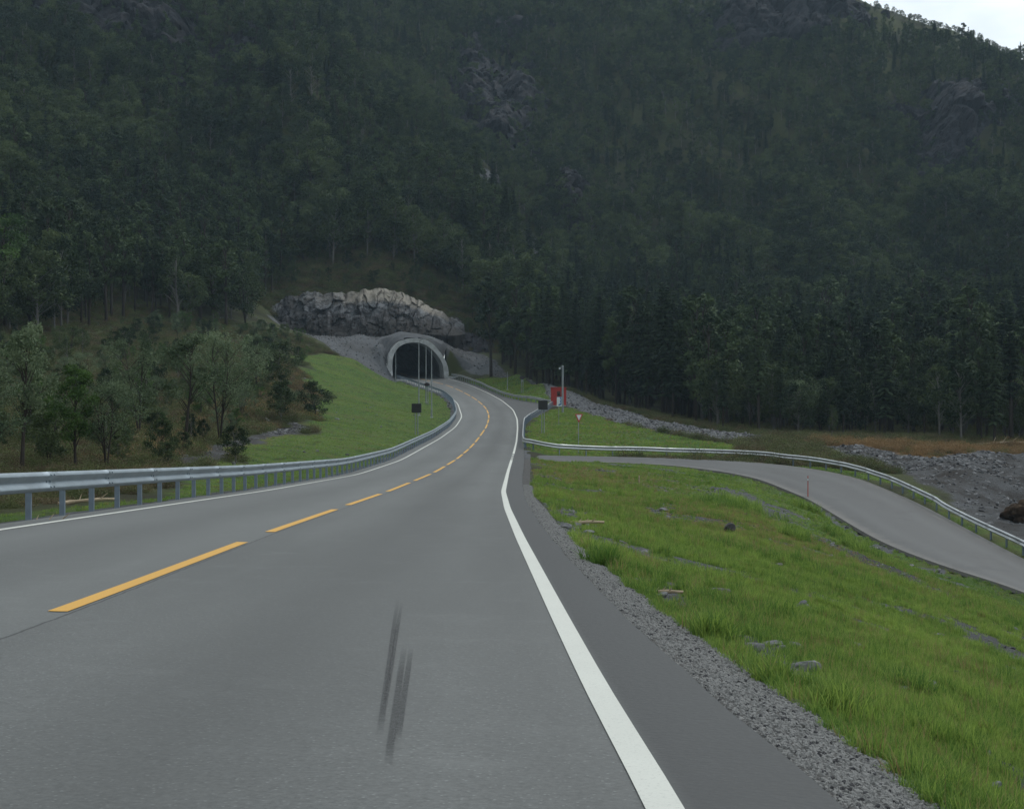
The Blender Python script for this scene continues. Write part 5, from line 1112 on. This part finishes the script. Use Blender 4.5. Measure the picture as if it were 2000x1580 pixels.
# what the picture shows of each: coarse front-to-back cover test
buf = np.zeros((160, 202), bool)
cand.sort(key=lambda c_: c_[1]); vis = []
hill = {}
for (x, y, h, kd) in cand:
    z0 = float(gz(x, y)); hw = h * (.30 if kd == 'birch_tree' else (.18 if kd == 'pine_tree' else .15)); px = 1000 + x / y * F; k = F / y
    c0, c1 = int((px - hw * k) // 10), int((px + hw * k) // 10); r1 = int((790 - (z0 + h * .1) / y * F) // 10); r0 = int((790 - (z0 + h) / y * F) // 10); c0, c1, r0, r1 = max(c0, 0), min(c1, 200), max(r0, 0), min(r1, 158)
    if c1 < c0 or r1 < r0: vis.append(0); continue
    sub = buf[r0:r1 + 1, c0:c1 + 1]; v_ = int((~sub).sum()); sub[:] = True; vis.append(v_)
pick = {}
for i, (c_, v_) in enumerate(zip(cand, vis)): pick.setdefault(c_[3], []).append((v_, i))
single = set()
for kd, L in pick.items():
    L.sort(reverse=True); single |= {i for v_, i in L[:(280 if kd not in ('alder_tree', 'willow_tree') else 110)] if v_ >= 2}
def zone_label(kd, x, y, h):
    n_ = kd.split('_')[0]; look = {'spruce': 'dark pointed', 'pine': 'dark narrow-crowned', 'birch': 'green round-crowned', 'alder': 'bright green low', 'willow': 'grey-green spreading'}[n_]
    if h < 4.3 and x < 0 and y < 265: return 'low %s sapling on the brushy slope left of the green bank' % n_, 'saplings on the left slope'
    if x < 0 and y < 345 or x < -.05 * y: return '%s %s in the forest on the left spur above the tunnel' % (look, n_), '%s trees on the left spur' % n_
    if y < 250: return '%s %s at the front of the forest belt above the side road' % (look, n_), '%s trees at the front of the right forest' % n_
    if y < 345: return '%s %s deeper in the forest belt right of the gravel bank' % (look, n_), '%s trees of the lower forest' % n_
    return '%s %s on the mountainside right of the spur' % (look, n_), '%s trees on the mountainside' % n_
protos = []; off = {}
for kd in ('spruce_tree', 'pine_tree', 'birch_tree', 'alder_tree', 'willow_tree'): off[kd] = len(protos); protos += JOIN[kd]
P = []; SC_ = []; RO = []; ID = []; big_n = 0
for i, (x, y, h, kd) in enumerate(cand):
    z0 = float(gz(x, y)) - .15; nv = len(KIND[kd]); va = random.randrange(nv); wd_ = random.uniform(.85, 1.25); rz0 = random.uniform(0, 6.28)
    if kd == 'spruce_tree' and y < 335 and x > 0: va = random.choice([1, 3, 3, 2])
    if i in single:
        lb, gp = zone_label(kd, x, y, h); plant(kd, va, (x, y, z0), h, wd_, rz0, lb, gp, parts=h * F / y > 120)
    else: P.append((x, y, z0)); SC_.append((h * wd_, h * wd_, h)); RO.append((0, 0, rz0)); ID.append(off[kd] + va)
tag(scatter('forest', protos, P, RO, SC_, ID), kind='stuff')
print('TREES', len(cand), 'single', len(single), {k: sum(1 for i in single if cand[i][3] == k) for k in pick})
# heather and brush as ground cover
def brush(seed, mat):
    r = random.Random(seed); pts = [Vector((r.gauss(0, .32), r.gauss(0, .32), abs(r.gauss(0, .24)) + .03)) for _ in range(420)]; V, Fc, A = cards(pts, .055, r); return mesh_np('brush', [tuple(v) for v in V], Fc, [mat], False, attrs={'leaf': A})
M_hea = leafmat('heather', (.075, .06, .035), (.20, .155, .09), .15, .3); M_bru = leafmat('bilberry', (.055, .072, .028), (.16, .185, .07), .2, .3); M_or = leafmat('orange_heath', (.17, .11, .05), (.32, .21, .10), .2, .3)
BR = [brush(1, M_bru), brush(2, M_hea), brush(3, M_bru), brush(4, M_or)]
P = []; ID = []
n_ = 30000; Y = 24 + 250 * rng.random(n_); X = (lx(Y) - 3) - rng.random(n_) * (.28 * Y + 8); ok = (zgrass(X, Y) < .35) & (zgravel(X, Y) < .45) & (X > -.42 * Y); X, Y = X[ok], Y[ok]; P.append(np.stack([X, Y, gz(X, Y)], 1)); hh = zheath(X, Y); ID.append(np.where(rng.random(len(X)) < hh * .35, 3, rng.integers(0, 3, len(X))))
n_ = 24000; Y = rng.uniform(112, 260, n_); X = rng.uniform(.03, .36, n_) * Y; ok = (zgrass(X, Y) < .35) & (zgravel(X, Y) < .45) & (X > aex(Y) + 5); X, Y = X[ok], Y[ok]; P.append(np.stack([X, Y, gz(X, Y)], 1)); hh = zheath(X, Y); ID.append(np.where(rng.random(len(X)) < hh * .9, 3, rng.integers(0, 3, len(X))))
n_ = 9000; Y = rng.uniform(316, 352, n_); X = rng.uniform(-.2, .03, n_) * Y; ok = (zgravel(X, Y) < .5); X, Y = X[ok], Y[ok]; P.append(np.stack([X, Y, gz(X, Y)], 1)); ID.append(rng.integers(0, 3, len(X)))
P = np.vstack(P); ID = np.concatenate(ID); S_ = rng.uniform(.4, 1.0, len(P)) * np.interp(P[:, 1], [24, 50, 120, 300, 340], [.3, .55, 1.1, 1.1, 1.8])
tag(scatter('undergrowth', BR, P, np.stack([S_ * 0, S_ * 0, rng.uniform(0, 6.28, len(P))], 1), np.stack([S_, S_, S_ * rng.uniform(.6, 1.2, len(P))], 1), ID), kind='stuff')

# ------------------------------------------------------------------ haze
m_ = bpy.data.materials.new('haze'); m_.use_nodes = True; m_.node_tree.nodes.clear(); ov = m_.node_tree.nodes.new('ShaderNodeOutputMaterial'); pv = m_.node_tree.nodes.new('ShaderNodeVolumePrincipled')
pv.inputs['Color'].default_value = (.60, .82, 1.0, 1); pv.inputs['Density'].default_value = HAZE = .00015; pv.inputs['Anisotropy'].default_value = 0.0
m_.node_tree.links.new(pv.outputs[0], ov.inputs['Volume'])
zmax = float(GZ.max()) + 30; zmin = float(GZ.min()) - 2; hx = float(np.abs(GX).max()) + 10
hz = MB().box((0, 380, (zmax + zmin) / 2), (2 * hx, 830, zmax - zmin)).build('haze', m_); tag(hz, kind='stuff')
